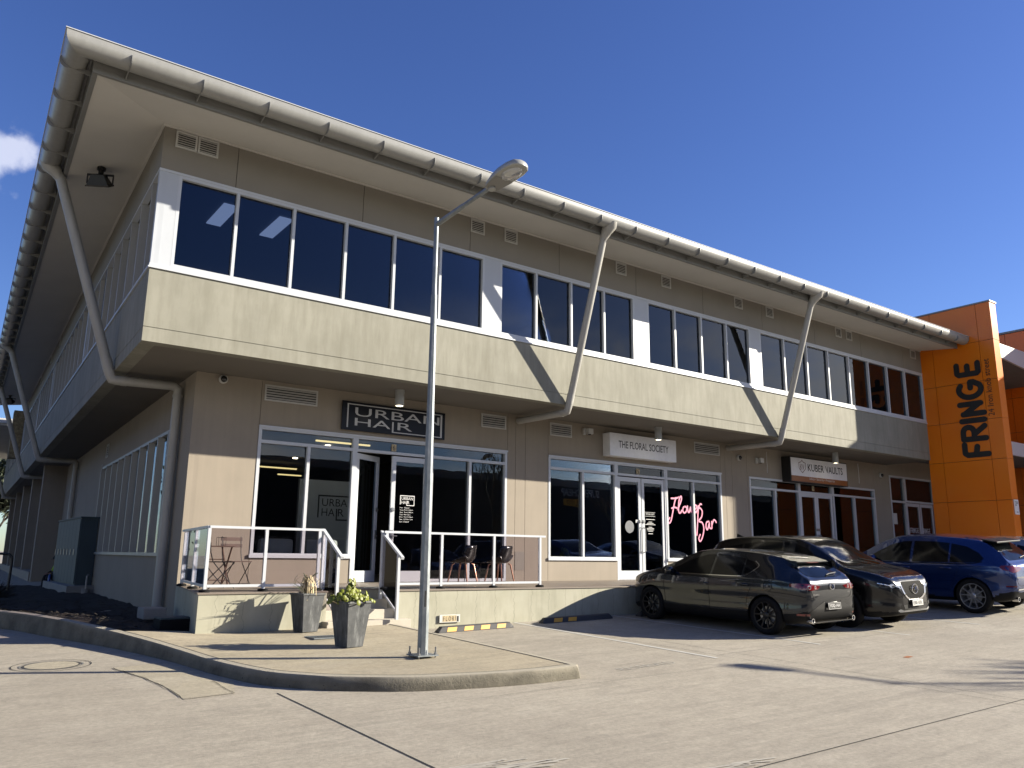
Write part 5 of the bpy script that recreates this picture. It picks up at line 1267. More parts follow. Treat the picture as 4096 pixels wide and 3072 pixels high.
# ---- black SUV, nose to the camera
SU = dict(x=(-2.27, 2.28), w=.92, r=.358, rim=.245, arch=.40, wx=(1.35, -1.35), spokes=10, fork=0, spw=(.016, .012), rimmat='rim_silver', archclad=.055,
    top=[(-2.27, .90), (-2.22, 1.1), (-2.1, 1.25), (-1.95, 1.42), (-1.8, 1.55), (-1.5, 1.62), (-.8, 1.675), (-.2, 1.68), (.25, 1.65), (.55, 1.56), (.95, 1.34), (1.22, 1.19), (1.35, 1.135), (1.8, 1.06), (2.05, .99), (2.17, .93), (2.24, .82), (2.28, .66)],
    bot=[(-2.27, .5), (-2.15, .32), (-1.8, .25), (0, .22), (1.8, .23), (2.15, .27), (2.28, .36)],
    plan=[(-2.27, .76), (-2.2, .88), (-2.0, .95), (-1.5, .99), (0, 1), (1.3, .995), (1.75, .965), (2.0, .89), (2.15, .78), (2.24, .62), (2.28, .46)],
    roofw=[(-2.27, .62), (-1.9, .63), (-1.3, .66), (0, .70), (.6, .71), (1.1, .76), (1.35, .84), (1.9, .80), (2.2, .62), (2.28, .46)],
    belt=[(-2.27, .88), (-2.1, 1.0), (-1.8, 1.07), (-1, 1.06), (0, 1.045), (.9, 1.04), (1.35, 1.06), (1.8, .98), (2.05, .90), (2.2, .80), (2.28, .62)],
    clad=[(-2.3, .48), (-1.8, .38), (-1.2, .34), (1.2, .34), (1.9, .36), (2.3, .34)],
    glass=[[(1.12, 1.075), (.80, 1.28), (.50, 1.45), (.25, 1.53), (.0, 1.555), (.0, 1.08)], [(-.06, 1.08), (-.06, 1.555), (-.7, 1.55), (-1.02, 1.50), (-1.0, 1.10)], [(-1.07, 1.10), (-1.08, 1.495), (-1.5, 1.42), (-1.72, 1.30), (-1.5, 1.16)]],
    frame=[(1.15, 1.06), (.4, 1.065), (-.4, 1.068), (-1.0, 1.08), (-1.5, 1.14), (-1.76, 1.29)], trimmat='chrome',
    gaps=[[(1.08, 1.05), (1.08, .7), (1.0, .36)], [(-.03, 1.06), (0, .7), (-.03, .36)], [(-1.12, 1.05), (-1.05, .8), (-.88, .55)]],
    handles=[(.12, .93), (-.92, .95)], mirror=(.85, 1.08))
cx, cy = 12.60, -3.98
rt, patch, line, tree = car(SU, 'suv', 'black suv reversed in between the grey hatchback and the blue car', (cx, cy, gz(cx, cy)), (0, -1), 'paint_black')
patch('windscreen', [(1.30, .62), (.95, .62), (.58, .575), (.52, .3), (.50, 0), (.52, -.3), (.58, -.575), (.95, -.62), (1.30, -.62), (1.38, 0)], 'T', 'car_glass', .005)
for s in (1, -1):
    h_ = patch('headlight', [(s*.38, .80), (s*.56, .845), (s*.83, .90), (s*.87, .875), (s*.80, .80), (s*.60, .765), (s*.42, .765)], 'F', 'car_glass', .004)
    patch('lamp_core', [(s*.62+.05*math.cos(a), .815+.038*math.sin(a)) for a in [2*math.pi*i/12 for i in range(12)]], 'F', 'lamp_clear', .008, h_, .03)
    patch('lamp_core', [(s*.45, .785), (s*.56, .79), (s*.56, .83), (s*.46, .81)], 'F', 'lamp_clear', .008, h_, .05)
    line('chrome_wing', [(s*.80, .862), (s*.55, .79), (s*.40, .765)], 'F', .014, 'chrome', off=.011)
    patch('bumper_intake', [(s*.45, .50), (s*.75, .52), (s*.78, .47), (s*.5, .445)], 'F', 'paint_trim', .004)
    
g = patch('grille', [(-.36, .865), (-.30, .88), (.30, .88), (.36, .865), (.39, .80), (.33, .66), (.18, .585), (-.18, .585), (-.33, .66), (-.39, .80)], 'F', 'grille_black', .006)
b = MB()
for i in range(-8, 9):
    for j in range(0, 9):
        x_, z_ = i*.042+(j % 2)*.021, .60+j*.032
        if abs(x_) > .35-.25*max(0, (.68-z_)/.1)*.5: continue
        h = tree.ray_cast(Vector((4, x_, z_)), Vector((-1, 0, 0)))
        if h[0]: b.add([(h[0].x+.012, x_-.016, z_), (h[0].x+.012, x_, z_-.012), (h[0].x+.012, x_+.016, z_), (h[0].x+.012, x_, z_-.006)], [(0, 1, 2, 3)])
b.build('mesh_pattern', 'grille_mesh', g, local=True)
line('grille_chrome', [(-.41, .83), (-.40, .76), (-.34, .645), (-.19, .565), (0, .555), (.19, .565), (.34, .645), (.40, .76), (.41, .83)], 'F', .034, 'chrome', off=.014)
patch('lower_intake', [(-.42, .47), (.42, .47), (.38, .40), (-.38, .40)], 'F', 'paint_trim', .005)
patch('skid_plate', [(-.55, .375), (-.50, .40), (-.40, .375), (.40, .375), (.50, .40), (.55, .375), (.50, .345), (-.50, .345)], 'F', 'lamp_body', .008)
line('bonnet_gap', [(.0+1.36, .68), (1.7, .70), (2.02, .62)], 'T', .008); line('bonnet_gap', [(1.36, -.68), (1.7, -.70), (2.02, -.62)], 'T', .008)
line('bonnet_gap', [(2.17, .36), (2.19, .2), (2.2, 0), (2.19, -.2), (2.17, -.36)], 'T', .010)
emblem(rt, (surf(tree, 0, .74, 'F')+.03, 0, .745), (0, 1, 0), (0, 0, 1), .085)
number_plate(rt, (surf(tree, 0, .5, 'F')+.045, 0, .50), (0, 1, 0), (-.05, 0, 1), 'EBE-03L', 'plate_white', 'text_black')
for y_ in (.22, -.22):
    b = MB(); b.tube([(1.30, y_+.35, 1.175), (1.12, y_-.1, 1.26)], .009, 5); b.build('wiper', 'paint_trim', rt, local=True)
b = MB(); b.add([(-1.55, -.03, 1.63), (-1.55, .03, 1.63), (-1.75, .02, 1.62), (-1.75, -.02, 1.62), (-1.75, 0, 1.70)], [(0, 1, 4), (1, 2, 4), (2, 3, 4), (3, 0, 4)]); b.build('roof_antenna', 'paint_trim', rt, local=True)

# ---- blue crossover, tail to the camera
BL = dict(x=(-2.16, 2.26), w=.917, r=.358, rim=.262, arch=.395, wx=(1.36, -1.37), spokes=5, fork=.30, spw=(.011, .008), rimmat='rim_two', 
    top=[(-2.16, .78), (-2.13, .98), (-2.05, 1.07), (-1.9, 1.22), (-1.72, 1.37), (-1.6, 1.47), (-1.45, 1.52), (-1.0, 1.575), (-.3, 1.61), (.2, 1.595), (.6, 1.49), (1.0, 1.28), (1.25, 1.13), (1.7, 1.06), (2.0, .98), (2.15, .86), (2.22, .72), (2.26, .58)],
    bot=[(-2.16, .46), (-2.05, .31), (-1.8, .25), (0, .21), (1.8, .22), (2.26, .36)],
    plan=[(-2.16, .74), (-2.1, .85), (-1.95, .93), (-1.5, .99), (-.8, 1), (1.3, .995), (1.7, .96), (2.0, .87), (2.2, .68), (2.26, .5)],
    roofw=[(-2.16, .62), (-1.9, .62), (-1.4, .63), (-.5, .69), (.5, .70), (1.0, .76), (1.3, .84), (2.0, .74), (2.26, .5)],
    belt=[(-2.16, .76), (-2.05, .95), (-1.8, 1.02), (-1, 1.01), (0, .99), (1.0, .985), (1.3, 1.01), (1.8, .93), (2.1, .80), (2.26, .55)],
    clad=[(-2.3, .50), (-1.95, .47), (-1.75, .36), (-1.2, .32), (1.2, .32), (2.3, .34)],
    glass=[[(1.05, 1.02), (.70, 1.24), (.42, 1.38), (.15, 1.455), (-.05, 1.47), (-.05, 1.02)], [(-.11, 1.02), (-.11, 1.47), (-.6, 1.465), (-.88, 1.44), (-.90, 1.04)], [(-.94, 1.04), (-.92, 1.435), (-1.25, 1.37), (-1.5, 1.25), (-1.62, 1.14), (-1.55, 1.07), (-1.3, 1.045)]],
    frame=[(1.08, 1.0), (.3, 1.004), (-.5, 1.006), (-1.3, 1.025), (-1.6, 1.075)], trimmat='paint_trim',
    gaps=[[(1.02, .99), (1.05, .7), (.98, .34)], [(-.08, 1.0), (-.05, .7), (-.08, .34)], [(-1.14, 1.02), (-1.08, .8), (-.95, .55), (-.93, .4)]],
    handles=[(.05, .90), (-.86, .92)], mirror=(.80, 1.03))
flat('rim_two', (.55, .56, .58), .3, .7)
cx, cy = 16.50, -4.55
rt, patch, line, tree = car(BL, 'crossover', 'dark blue crossover parked tail out in front of the orange wall', (cx, cy, gz(cx, cy)), (0, 1), 'paint_blue')
patch('rear_window', [(.50, 1.10), (.58, 1.14), (.52, 1.34), (.46, 1.42), (-.46, 1.42), (-.52, 1.34), (-.58, 1.14), (-.50, 1.10)], 'B', 'car_glass', .005)
patch('windscreen', [(1.18, .62), (.70, .58), (.48, .53), (.42, 0), (.48, -.53), (.70, -.58), (1.18, -.62), (1.25, 0)], 'T', 'car_glass', .005)
b = MB(); b.add([(-1.50, -.55, 1.535), (-1.50, .55, 1.535), (-1.82, .56, 1.485), (-1.82, -.56, 1.485), (-1.50, -.55, 1.50), (-1.50, .55, 1.50), (-1.82, .56, 1.45), (-1.82, -.56, 1.45)], [(0, 1, 2, 3), (4, 7, 6, 5), (0, 4, 5, 1), (1, 5, 6, 2), (2, 6, 7, 3), (3, 7, 4, 0)]); b.build('spoiler', 'spoiler_black', rt, local=True, bevel=.008)
for s in (1, -1):
    patch('tail_light', [(s*.84, .98), (s*.80, 1.01), (s*.60, 1.0), (s*.34, .965), (s*.32, .93), (s*.50, .88), (s*.70, .865), (s*.83, .92)], 'B', 'lamp_red', .006)
    patch('rear_reflector', [(s*.82, .58), (s*.66, .575), (s*.66, .60), (s*.82, .605)], 'B', 'lamp_red', .006)
    b = MB(); b.lathe([(.035, 0), (.05, 0), (.05, .12), (.035, .12), (.035, .02), (0, .02)], (-2.13, s*.55, .32), 18, 'x'); b.build('exhaust_tip', 'chrome', rt, local=True, smooth=40)
line('tailgate_gap', [(.62, 1.05), (.62, .85), (.56, .62), (.3, .585), (0, .58), (-.3, .585), (-.56, .62), (-.62, .85), (-.62, 1.05)], 'B', .009)
line('bumper_chrome', [(.62, .52), (.3, .515), (0, .513), (-.3, .515), (-.62, .52)], 'B', .03, 'chrome', off=.01)
number_plate(rt, (surf(tree, 0, .80)-.012, 0, .82), (0, -1, 0), (.05, 0, 1), 'YPD 41L', 'plate_white', 'text_black')
emblem(rt, (surf(tree, 0, .97)-.012, 0, .985), (0, -1, 0), (0, 0, 1), .05)
b = MB(); b.tube([(-2.0, -.0, 1.14), (-1.98, -.34, 1.18)], .011, 6); b.build('rear_wiper', 'paint_trim', rt, local=True)
# ---- pale hatchback beyond, only its roof and a corner show
HB2 = dict(HB); HB2['rimmat'] = 'rim_silver'
cx, cy = 20.0, -4.5
rt, patch, line, tree = car(HB2, 'hatchback', 'pale silver hatchback half hidden behind the blue car', (cx, cy, gz(cx, cy)), (0, 1), 'paint_silver')
patch('rear_window', [(.50, 1.02), (.56, 1.05), (.53, 1.16), (.47, 1.245), (-.47, 1.245), (-.53, 1.16), (-.56, 1.05), (-.50, 1.02)], 'B', 'car_glass', .005)
for s in (1, -1): patch('tail_light', [(s*.86, .885), (s*.80, .91), (s*.55, .90), (s*.34, .86), (s*.42, .79), (s*.62, .765), (s*.80, .80)], 'B', 'lamp_red', .006)

# ================================================================== wheel stops
def wheel_stop(x0, x1, y_, label, dark=False, n=4):
    z = min(gz(x0, y_), gz(x1, y_)); cx_ = (x0+x1)/2; r = root('wheel_stop', (cx_, y_, gz(cx_, y_)), label, 'wheel stop', 'rubber wheel stops')
    sl = (gz(x1, y_)-gz(x0, y_))/(x1-x0); F = lambda a, b, c: (a, y_+b, gz(cx_, y_)+(a-cx_)*sl+c)
    b = MB(F); pr_ = [(-.075, .002), (-.055, .085), (-.035, .10), (.035, .10), (.055, .085), (.075, .002)]
    vs = [(x0, p, q*.35 if q > .05 else q) for p, q in pr_]+[(x0+.07, p, q) for p, q in pr_]+[(x1-.07, p, q) for p, q in pr_]+[(x1, p, q*.35 if q > .05 else q) for p, q in pr_]
    b.add(vs, [(i*6+j, i*6+(j+1) % 6, (i+1)*6+(j+1) % 6, (i+1)*6+j) for i in range(3) for j in range(6)]+[(0, 1, 2, 3, 4, 5), (18, 19, 20, 21, 22, 23)]); b.build('body', 'rubber_stop', r)
    w = (x1-x0)
    for q in range(n):
        a = x0+w*(.10+.22*q) if n == 4 else x0+w*(.14+.20*q)
        b = MB(F); k = .10*w+.03; b.add([(a, -.0775, .012), (a+k, -.0775, .012), (a+k+.03, -.057, .082), (a+.03, -.057, .082)], [(0, 1, 2, 3)]); b.build('reflector', 'reflector_yellow', r)
    return r
wheel_stop(4.70, 6.27, -2.14, 'black and yellow rubber wheel stop beside the lamp post')
wheel_stop(7.10, 8.88, -1.95, 'black and yellow wheel stop in the empty bay left of the grey hatchback', n=2)
wheel_stop(9.6, 11.3, -2.0, 'dark wheel stop under the nose of the grey hatchback', n=0)
# ================================================================== manhole, grate, lids
mx, my = -1.08, -2.40
def ring_mb(r0, r1, h, n=40, ex=0):
    b = MB()
    for i in range(n):
        a0, a1 = 2*math.pi*i/n, 2*math.pi*(i+1)/n
        P_ = [(mx+r*math.cos(a), my+r*math.sin(a)) for r, a in ((r0, a0), (r1, a0), (r1, a1), (r0, a1))]; b.add([(x, y_, gz(x, y_)+h) for x, y_ in P_], [(0, 1, 2, 3)])
    return b
r = root('manhole_cover', (mx, my, gz(mx, my)), 'round concrete filled manhole cover in the road at the left', 'manhole cover')
ring_mb(0.001, .30, .006).build('lid', 'concrete_patch', r); ring_mb(.30, .325, .006).build('steel_rim', 'rubber_stop', r); ring_mb(.345, .36, .006).build('outer_rim', 'fascia_grey', r); ring_mb(.44, .452, .005).build('surround_joint', 'black_joint', r)
r = root('drain_grate', (2.38, -2.78, .55), 'small galvanised drain grate in the footpath behind the front planter', 'drain grate')
b = MB()
for i in range(13): b.box(2.18+.034*i, 2.19+.034*i, -2.93, -2.60, gz(2.4, -2.77)+.150, gz(2.4, -2.77)+.162)
b.box(2.16, 2.62, -2.95, -2.93, gz(2.4, -2.77)+.149, gz(2.4, -2.77)+.163); b.box(2.16, 2.62, -2.60, -2.58, gz(2.4, -2.77)+.149, gz(2.4, -2.77)+.163); b.build('grating', 'galvanised_steel', r)
for k, (x0, x1, y0_, y1_, z, m_, lab) in enumerate(((.55, 1.02, -.80, -.35, .30, 'cabinet_green', 'green irrigation box lid in the mulch by the corner downpipe'), (.72, 1.10, 1.1, 1.6, .34, 'plinth_concrete', 'small pale concrete block in the mulch against the wall'))):
    r = root('service_lid', ((x0+x1)/2, (y0_+y1_)/2, gz(x0, y0_)+.1), lab, 'service box'); b = MB(); b.box(x0, x1, y0_, y1_, gz(x0, y0_)+.12, gz(x0, y0_)+.31); b.build('box', m_ if k else 'black_rubber', r, bevel=.02)
    if not k: b = MB(); b.box(x0+.01, x1-.01, y0_+.01, y1_-.01, gz(x0, y0_)+.311, gz(x0, y0_)+.337); b.build('lid', m_, r, bevel=.006)
# ================================================================== planters
def planter(cx_, cy_, h, wt, wb, rz, label):
    z0 = gz(cx_, cy_)+.15; r = root('planter', (cx_, cy_, z0), label, 'planter', 'tall tapered planters'); c_, s_ = math.cos(rz), math.sin(rz)
    F = lambda a, b, c: (cx_+a*c_-b*s_, cy_+a*s_+b*c_, z0+c)
    b = MB(F); pr_ = [(wb/2, .0), (wb/2+.0, .01), (wt/2, h-.03), (wt/2+.012, h-.03), (wt/2+.012, h), (wt/2-.03, h), (wt/2-.035, h-.08)]; vs = []
    for w, z in pr_: vs += [(-w, -w, z), (w, -w, z), (w, w, z), (-w, w, z)]
    k = len(pr_); b.add(vs, [(i*4+j, i*4+(j+1) % 4, (i+1)*4+(j+1) % 4, (i+1)*4+j) for i in range(k-1) for j in range(4)]+[(0, 3, 2, 1), tuple(4*(k-1)+j for j in range(4))])
    b.build('pot', 'ceramic_planter', r, bevel=.006)
    return r, F
def leaf_disc(b, P, nrm, r, el=1.15, n=9):
    nrm = nrm.normalized(); a = nrm.orthogonal().normalized(); a = (Vector((0, 0, 1))-nrm*nrm.z).normalized() if abs(nrm.z) < .95 else a; c = nrm.cross(a)
    vs = [tuple(P+nrm*.006)]+[tuple(P+a*math.cos(t)*r*el+c*math.sin(t)*r+nrm*(-.012 if i % 1 == 0 else 0)) for i, t in enumerate([2*math.pi*q/n for q in range(n)])]
    b.add(vs, [(0, i+1, (i+1) % n+1) for i in range(n)]); b.add([tuple(Vector(v)-nrm*.006) for v in vs], [(0, (i+1) % n+1, i+1) for i in range(n)])
r, F = planter(2.32, -3.77, .605, .40, .27, R(12), 'dark stained planter nearer the camera with round green succulent leaves')
b = MB(); st = MB()
base = Vector((2.32, -3.77, gz(2.32, -3.77)+.15+.53))
for k in range(230):
    a = random.uniform(0, 6.28); rad = abs(random.gauss(0, .17)); rad = min(rad, .33); hh = random.uniform(.0, .20)*(1.15-rad*2.2) + (.0 if k > 5 else .06)
    P = base+Vector((math.cos(a)*rad, math.sin(a)*rad, .06+hh)); n_ = Vector((math.cos(a)*.8+.35, math.sin(a)*.8-.55, random.uniform(.0, .9)))
    leaf_disc(b, P, n_, random.uniform(.019, .034))
    if k % 4 == 0: st.tube([tuple(base+Vector((math.cos(a)*rad*.3, math.sin(a)*rad*.3, 0))), tuple(P)], .008, 5)
for d, rr_ in (((.03, -.01, .32), .040), ((.05, -.0, .35), .038), ((-.01, .0, .345), .036), ((-.02, .01, .29), .03), ((.02, .0, .22), .03)): leaf_disc(b, base+Vector(d), Vector((.3+d[0]*9, -.8, .4)), rr_)
st.tube([tuple(base), tuple(base+Vector((.02, 0, .34)))], .009, 5)
pl_ = b.build('leaves', 'leaf_green', r, smooth=True); pl_['label'] = 'round glossy green leaves'; st.build('stems', 'leaf_dead', r)
b = MB(F); b.box(-.16, .16, -.16, .16, .50, .53); b.build('soil', 'mulch_soil', r)
r, F = planter(2.42, -1.98, .58, .38, .27, R(10), 'dark stained planter at the steps with a drooping dried plant')
b = MB(); g = MB(); base = Vector((2.42, -1.98, gz(2.42, -1.98)+.15+.56))
top = base+Vector((-.03, -.03, .24)); b.tube([tuple(base), tuple(top)], [.035, .05], 8)
for k in range(42):
    a = random.gauss(-2.0, 1.3); l = random.uniform(.04, .38); o_ = random.uniform(.01, .22)
    pts = [top+Vector((math.cos(a)*.03, math.sin(a)*.03, random.uniform(-.10, .05)))]; d = Vector((math.cos(a), math.sin(a), 0))
    for q in range(1, 5): t = q/4; pts.append(pts[0]+d*o_*math.sin(t*1.6)+Vector((0, 0, .04*math.sin(t*3)-l*t*t)))
    w = random.uniform(.007, .014); s_ = Vector((-d.y, d.x, 0))*w; vs = []
    for i, p in enumerate(pts): ww = s_*(1-.5*i/4); vs += [tuple(p+ww), tuple(p-ww)]
    b.add(vs, [(2*i, 2*i+1, 2*i+3, 2*i+2) for i in range(4)])
for k in range(20):
    a = random.uniform(0, 6.28); l = random.uniform(.28, .50); up_ = random.uniform(.25, 1.1); d = Vector((math.cos(a), math.sin(a), 0)); p0 = base+d*.03; s_ = Vector((-d.y, d.x, 0))
    pts = [p0+d*l*t*math.cos(up_*(1-.4*t))+Vector((0, 0, l*t*math.sin(up_*(1-.35*t)))) for t in (0, .3, .6, .85, 1)]; ws = (.008, .010, .008, .004, .001); vs = []
    for p, w in zip(pts, ws): vs += [tuple(p+s_*w), tuple(p-s_*w)]
    g.add(vs, [(2*i, 2*i+1, 2*i+3, 2*i+2) for i in range(4)])
for k in range(3):
    a = (-2.4, -.3, -1.0)[k]; d = Vector((math.cos(a), math.sin(a), 0)); g.tube([tuple(top+Vector((0, 0, -.02))), tuple(top+d*.16+Vector((0, 0, .09)))], .005, 4)
b.build('dried_leaves', 'leaf_dead', r); g.build('green_leaves', 'leaf_spiky', r)
b = MB(F); b.box(-.15, .15, -.15, .15, .47, .50); b.build('soil', 'mulch_soil', r)

# ================================================================== terrace furniture
def folding_chair(loc, rz, wood, label):
    r = root('folding_chair', loc, label, 'chair', 'folding bistro chairs', rot=(0, 0, rz)); sm = 'chair_wood' if wood else 'plastic_black'
    for k in range(5):
        b = MB(); b.box(-.20, .20, -.19+.08*k, -.125+.08*k, .435, .452); b.build('seat_slat', sm, r, local=True)
    for z in (.70, .82):
        b = MB(); b.add([(-.21, .235+(z-.45)*.12, z), (.21, .235+(z-.45)*.12, z), (.21, .25+(z-.45)*.12, z), (-.21, .25+(z-.45)*.12, z)]+[(-.21, .24+(z-.45)*.12, z+.065), (.21, .24+(z-.45)*.12, z+.065), (.21, .255+(z-.45)*.12, z+.065), (-.21, .255+(z-.45)*.12, z+.065)], [(0, 3, 2, 1), (4, 5, 6, 7), (0, 1, 5, 4), (1, 2, 6, 5), (2, 3, 7, 6), (3, 0, 4, 7)]); b.build('back_slat', sm, r, local=True)
    for s in (-1, 1):
        b = MB(); b.tube([(s*.185, -.22, 0), (s*.185, .20, .45), (s*.185, .25, .60), (s*.185, .295, .90)], .009, 6); b.build('back_leg', 'black_metal', r, local=True)
        b = MB(); b.tube([(s*.165, .24, 0), (s*.165, -.20, .43)], .009, 6); b.build('front_leg', 'black_metal', r, local=True)
    b = MB(); b.tube([(-.185, -.18, .05), (.185, -.18, .05)], .006, 6); b.build('stretcher', 'black_metal', r, local=True)
    return r
folding_chair((2.22, .95, ZP), R(8), True, 'brown slatted folding chair to the right of the small table')
folding_chair((1.62, .05, ZP), R(100), False, 'black folding chair in front of the small table, near the glass')
r = root('bistro_table', (1.72, .80, ZP), 'small brown slatted folding table on the left of the terrace', 'table')
for k in range(7): b = MB(); b.box(1.42, 2.03, .52+.08*k, .59+.08*k, ZP+.70, ZP+.718); b.build('top_slat', 'chair_wood', r)
for s in (1.48, 1.96):
    b = MB(); b.tube([(s, .55, ZP), (s, 1.05, ZP+.70)], .016, 6); b.build('leg', 'chair_wood', r)
    b = MB(); b.tube([(s+.02, 1.05, ZP), (s+.02, .55, ZP+.70)], .016, 6); b.build('leg', 'chair_wood', r)
for z, y_ in ((.12, .62), (.48, .92)): b = MB(); b.tube([(1.48, y_, ZP+z), (1.96, y_, ZP+z)], .010, 6); b.build('stretcher', 'chair_wood', r)
r = root('potted_plant', (1.53, .70, ZP+.72), 'tiny spiky green plant in a black pot on the small table', 'potted plant')
b = MB(); b.lathe([(0, ZP+.718), (.05, ZP+.718), (.06, ZP+.80), (.05, ZP+.80), (.045, ZP+.78), (0, ZP+.78)], (1.53, .70, 0), 14); b.build('pot', 'plastic_black', r, smooth=40)
b = MB()
for k in range(16):
    a = k*2.4; u_ = .5+.06*k; d = Vector((math.cos(a), math.sin(a), 0)); P = Vector((1.53, .70, ZP+.79)); s_ = Vector((-d.y, d.x, 0))*.011
    T = P+d*.09*math.cos(u_)+Vector((0, 0, .05+.11*math.sin(u_))); m2 = (P+T)/2+Vector((0, 0, .015)); b.add([tuple(P+s_*.6), tuple(P-s_*.6), tuple(m2-s_), tuple(T), tuple(m2+s_)], [(0, 1, 2, 3, 4)])
b.build('leaves', 'leaf_spiky', r)
r = root('wire_lantern', (1.84, .75, ZP+.72), 'black wire cube lantern on the small table', 'lantern')
b = MB(); q = .065; E8 = [(1.84+i*q, .75+j*q, ZP+.72+k*.15) for i in (-1, 1) for j in (-1, 1) for k in (0, 1)]
for i, j in ((0, 1), (2, 3), (4, 5), (6, 7), (0, 2), (1, 3), (4, 6), (5, 7), (0, 4), (1, 5), (2, 6), (3, 7)): b.tube([E8[i], E8[j]], .0035, 4)
b.build('frame', 'black_metal', r)
def tub_chair(loc, rz, label):
    r = root('tub_chair', loc, label, 'chair', 'black tub chairs', rot=(0, 0, rz)); r.scale = (1.1, 1.1, 1.02)
    b = MB(); nu, nv = 17, 13; vs = []
    prof_ = spline([(-.23, .455, 0), (-.17, .435, 0), (0, .425, 0), (.13, .44, 0), (.20, .52, 0), (.235, .65, 0), (.26, .80, 0)], 2)
    for i, p in enumerate(prof_):
        v = i/(len(prof_)-1); y_, z = p[0], p[1]; hw = .245 if v < .55 else .245-.05*(v-.55)/.45
        lift = .13*max(0, math.sin(math.pi*min(1, max(0, (v-.15)/.8))))
        for j in range(nu):
            u_ = -1+2*j/(nu-1); e_ = abs(u_)**3
            vs.append((hw*u_, y_-(.10*e_ if v > .6 else 0), z+lift*e_*(1 if v < .75 else .4)))
    k = len(prof_); b.add(vs, [(i*nu+j, i*nu+j+1, (i+1)*nu+j+1, (i+1)*nu+j) for i in range(k-1) for j in range(nu-1)])
    o = b.build('shell', 'plastic_black', r, local=True, smooth=True); s = o.modifiers.new('s', 'SOLIDIFY'); s.thickness = .012
    dg = bpy.context.evaluated_depsgraph_get(); me = bpy.data.meshes.new_from_object(o.evaluated_get(dg)); o.modifiers.clear(); o.data = me
    for sx in (-1, 1):
        for sy in (-1, 1):
            b = MB(); b.tube([(sx*.13, sy*.12, .425), (sx*.17, sy*.15, .40), (sx*.225, sy*.215, 0)], [.012, .019, .013], 8); b.build('leg', 'copper_leg', r, local=True, smooth=True)
    return r
tub_chair((6.93, .55, ZP), R(-150), 'black tub chair with copper legs nearer the salon door'); tub_chair((7.93, .60, ZP), R(-160), 'black tub chair with copper legs at the right end of the salon window')
r = root('hairpin_table', (7.42, .85, ZP), 'low black hairpin leg table between the tub chairs', 'table')
b = MB(); b.lathe([(0, ZP+.44), (.24, ZP+.44), (.24, ZP+.46), (0, ZP+.46)], (7.42, .85, 0), 24); b.build('table_top', 'plastic_black', r)
for k in range(3):
    a = 2*math.pi*k/3+.4; b = MB(); b.tube([(7.42+.2*math.cos(a-.3), .85+.2*math.sin(a-.3), ZP+.44), (7.42+.21*math.cos(a), .85+.21*math.sin(a), ZP), (7.42+.2*math.cos(a+.3), .85+.2*math.sin(a+.3), ZP+.44)], .006, 5); b.build('leg', 'black_metal', r)
# armchairs inside the salon window
for k, x in enumerate((3.46, 4.46)):
    r = root('boucle_armchair', (x, 2.55, ZP), ['light grey boucle armchair back seen in the left salon window', 'light grey boucle armchair back next to the salon door frame'][k], 'armchair', 'boucle armchairs in the salon window')
    b = MB(); b.box(x-.40, x+.32, 2.20, 2.40, ZP+.25, ZP+.90); b.build('backrest', 'boucle', r, bevel=.08, smooth=50)
    b = MB(); b.box(x-.38, x+.30, 2.41, 3.0, ZP+.15, ZP+.42); b.build('seat', 'boucle', r, bevel=.06, smooth=50)

# plants and stock behind the florist glass
for k, (x, y_, h, lab) in enumerate(((10.95, 2.75, 1.35, 'tall leafy plant behind the far left florist window'), (11.9, 3.1, .9, 'smaller leafy plant inside the florist, second pane'), (16.4, 2.9, 1.1, 'leafy plant behind the pink lettered florist window'))):
    r = root('potted_plant', (x, y_, ZP), lab, 'potted plant', 'plants inside the florist')
    b = MB(); b.lathe([(0, ZP), (.13, ZP), (.17, ZP+.34), (.14, ZP+.34), (0, ZP+.30)], (x, y_, 0), 16); b.build('pot', 'plastic_white', r, smooth=40)
    b = MB()
    for q in range(90):
        a = random.uniform(0, 6.28); u_ = random.uniform(.2, 1.4); d = Vector((math.cos(a)*math.cos(u_), math.sin(a)*math.cos(u_), math.sin(u_))); P = Vector((x, y_, ZP+.34))+Vector((d.x*.16, d.y*.16, d.z*random.uniform(.2, 1)*(h-.4)))
        leaf_disc(b, P, Vector((random.uniform(-1, 1), -1, random.uniform(-.3, .8))), random.uniform(.03, .055), 1.8, 7)
    b.build('leaves', 'leaf_green', r)
# ================================================================== side yard: cabinet, plinth, conduit, person, rail, shrub
r = root('utility_cabinet', (.75, 8.1, .85), 'grey green steel service cabinet with tall doors on a concrete plinth', 'cabinet')
b = MB(); b.box(1.40, 1.86, 13.2, 17.7, .62, 2.60); b.build('body', 'cabinet_green', r)
b = MB(); b.box(1.36, 1.89, 13.15, 17.75, 2.60, 2.64); b.build('lid', 'cabinet_green', r)
for k in range(7):
    y0_ = 13.24+.636*k; b = MB(); b.box(1.375, 1.399, y0_+.01, y0_+.625, .66, 2.57); d_ = b.build('door', 'cabinet_green', r, bevel=.004)
    b = MB(); b.box(1.35, 1.374, y0_+.48, y0_+.53, 1.50, 1.68); b.build('handle', 'steel', d_)
r.location = (1.6, 15.4, .62)
for c_ in r.children: c_.data.transform(Matrix.Translation(Vector((.75, 8.1, .85))-Vector((1.6, 15.4, .62))))
for c_ in r.children:
    for g2 in c_.children: g2.data.transform(Matrix.Translation(Vector((.75, 8.1, .85))-Vector((1.6, 15.4, .62))))
r = root('cabinet_plinth', (1.45, 15.4, .36), 'pale concrete plinth under the service cabinet', 'plinth'); b = MB(); b.box(1.14, 1.95, 12.75, 18.3, .2, .62); b.build('block', 'plinth_concrete', r, bevel=.012)
py_ = 12.55; px_ = S3(12.55, -1.40, 0)[0]
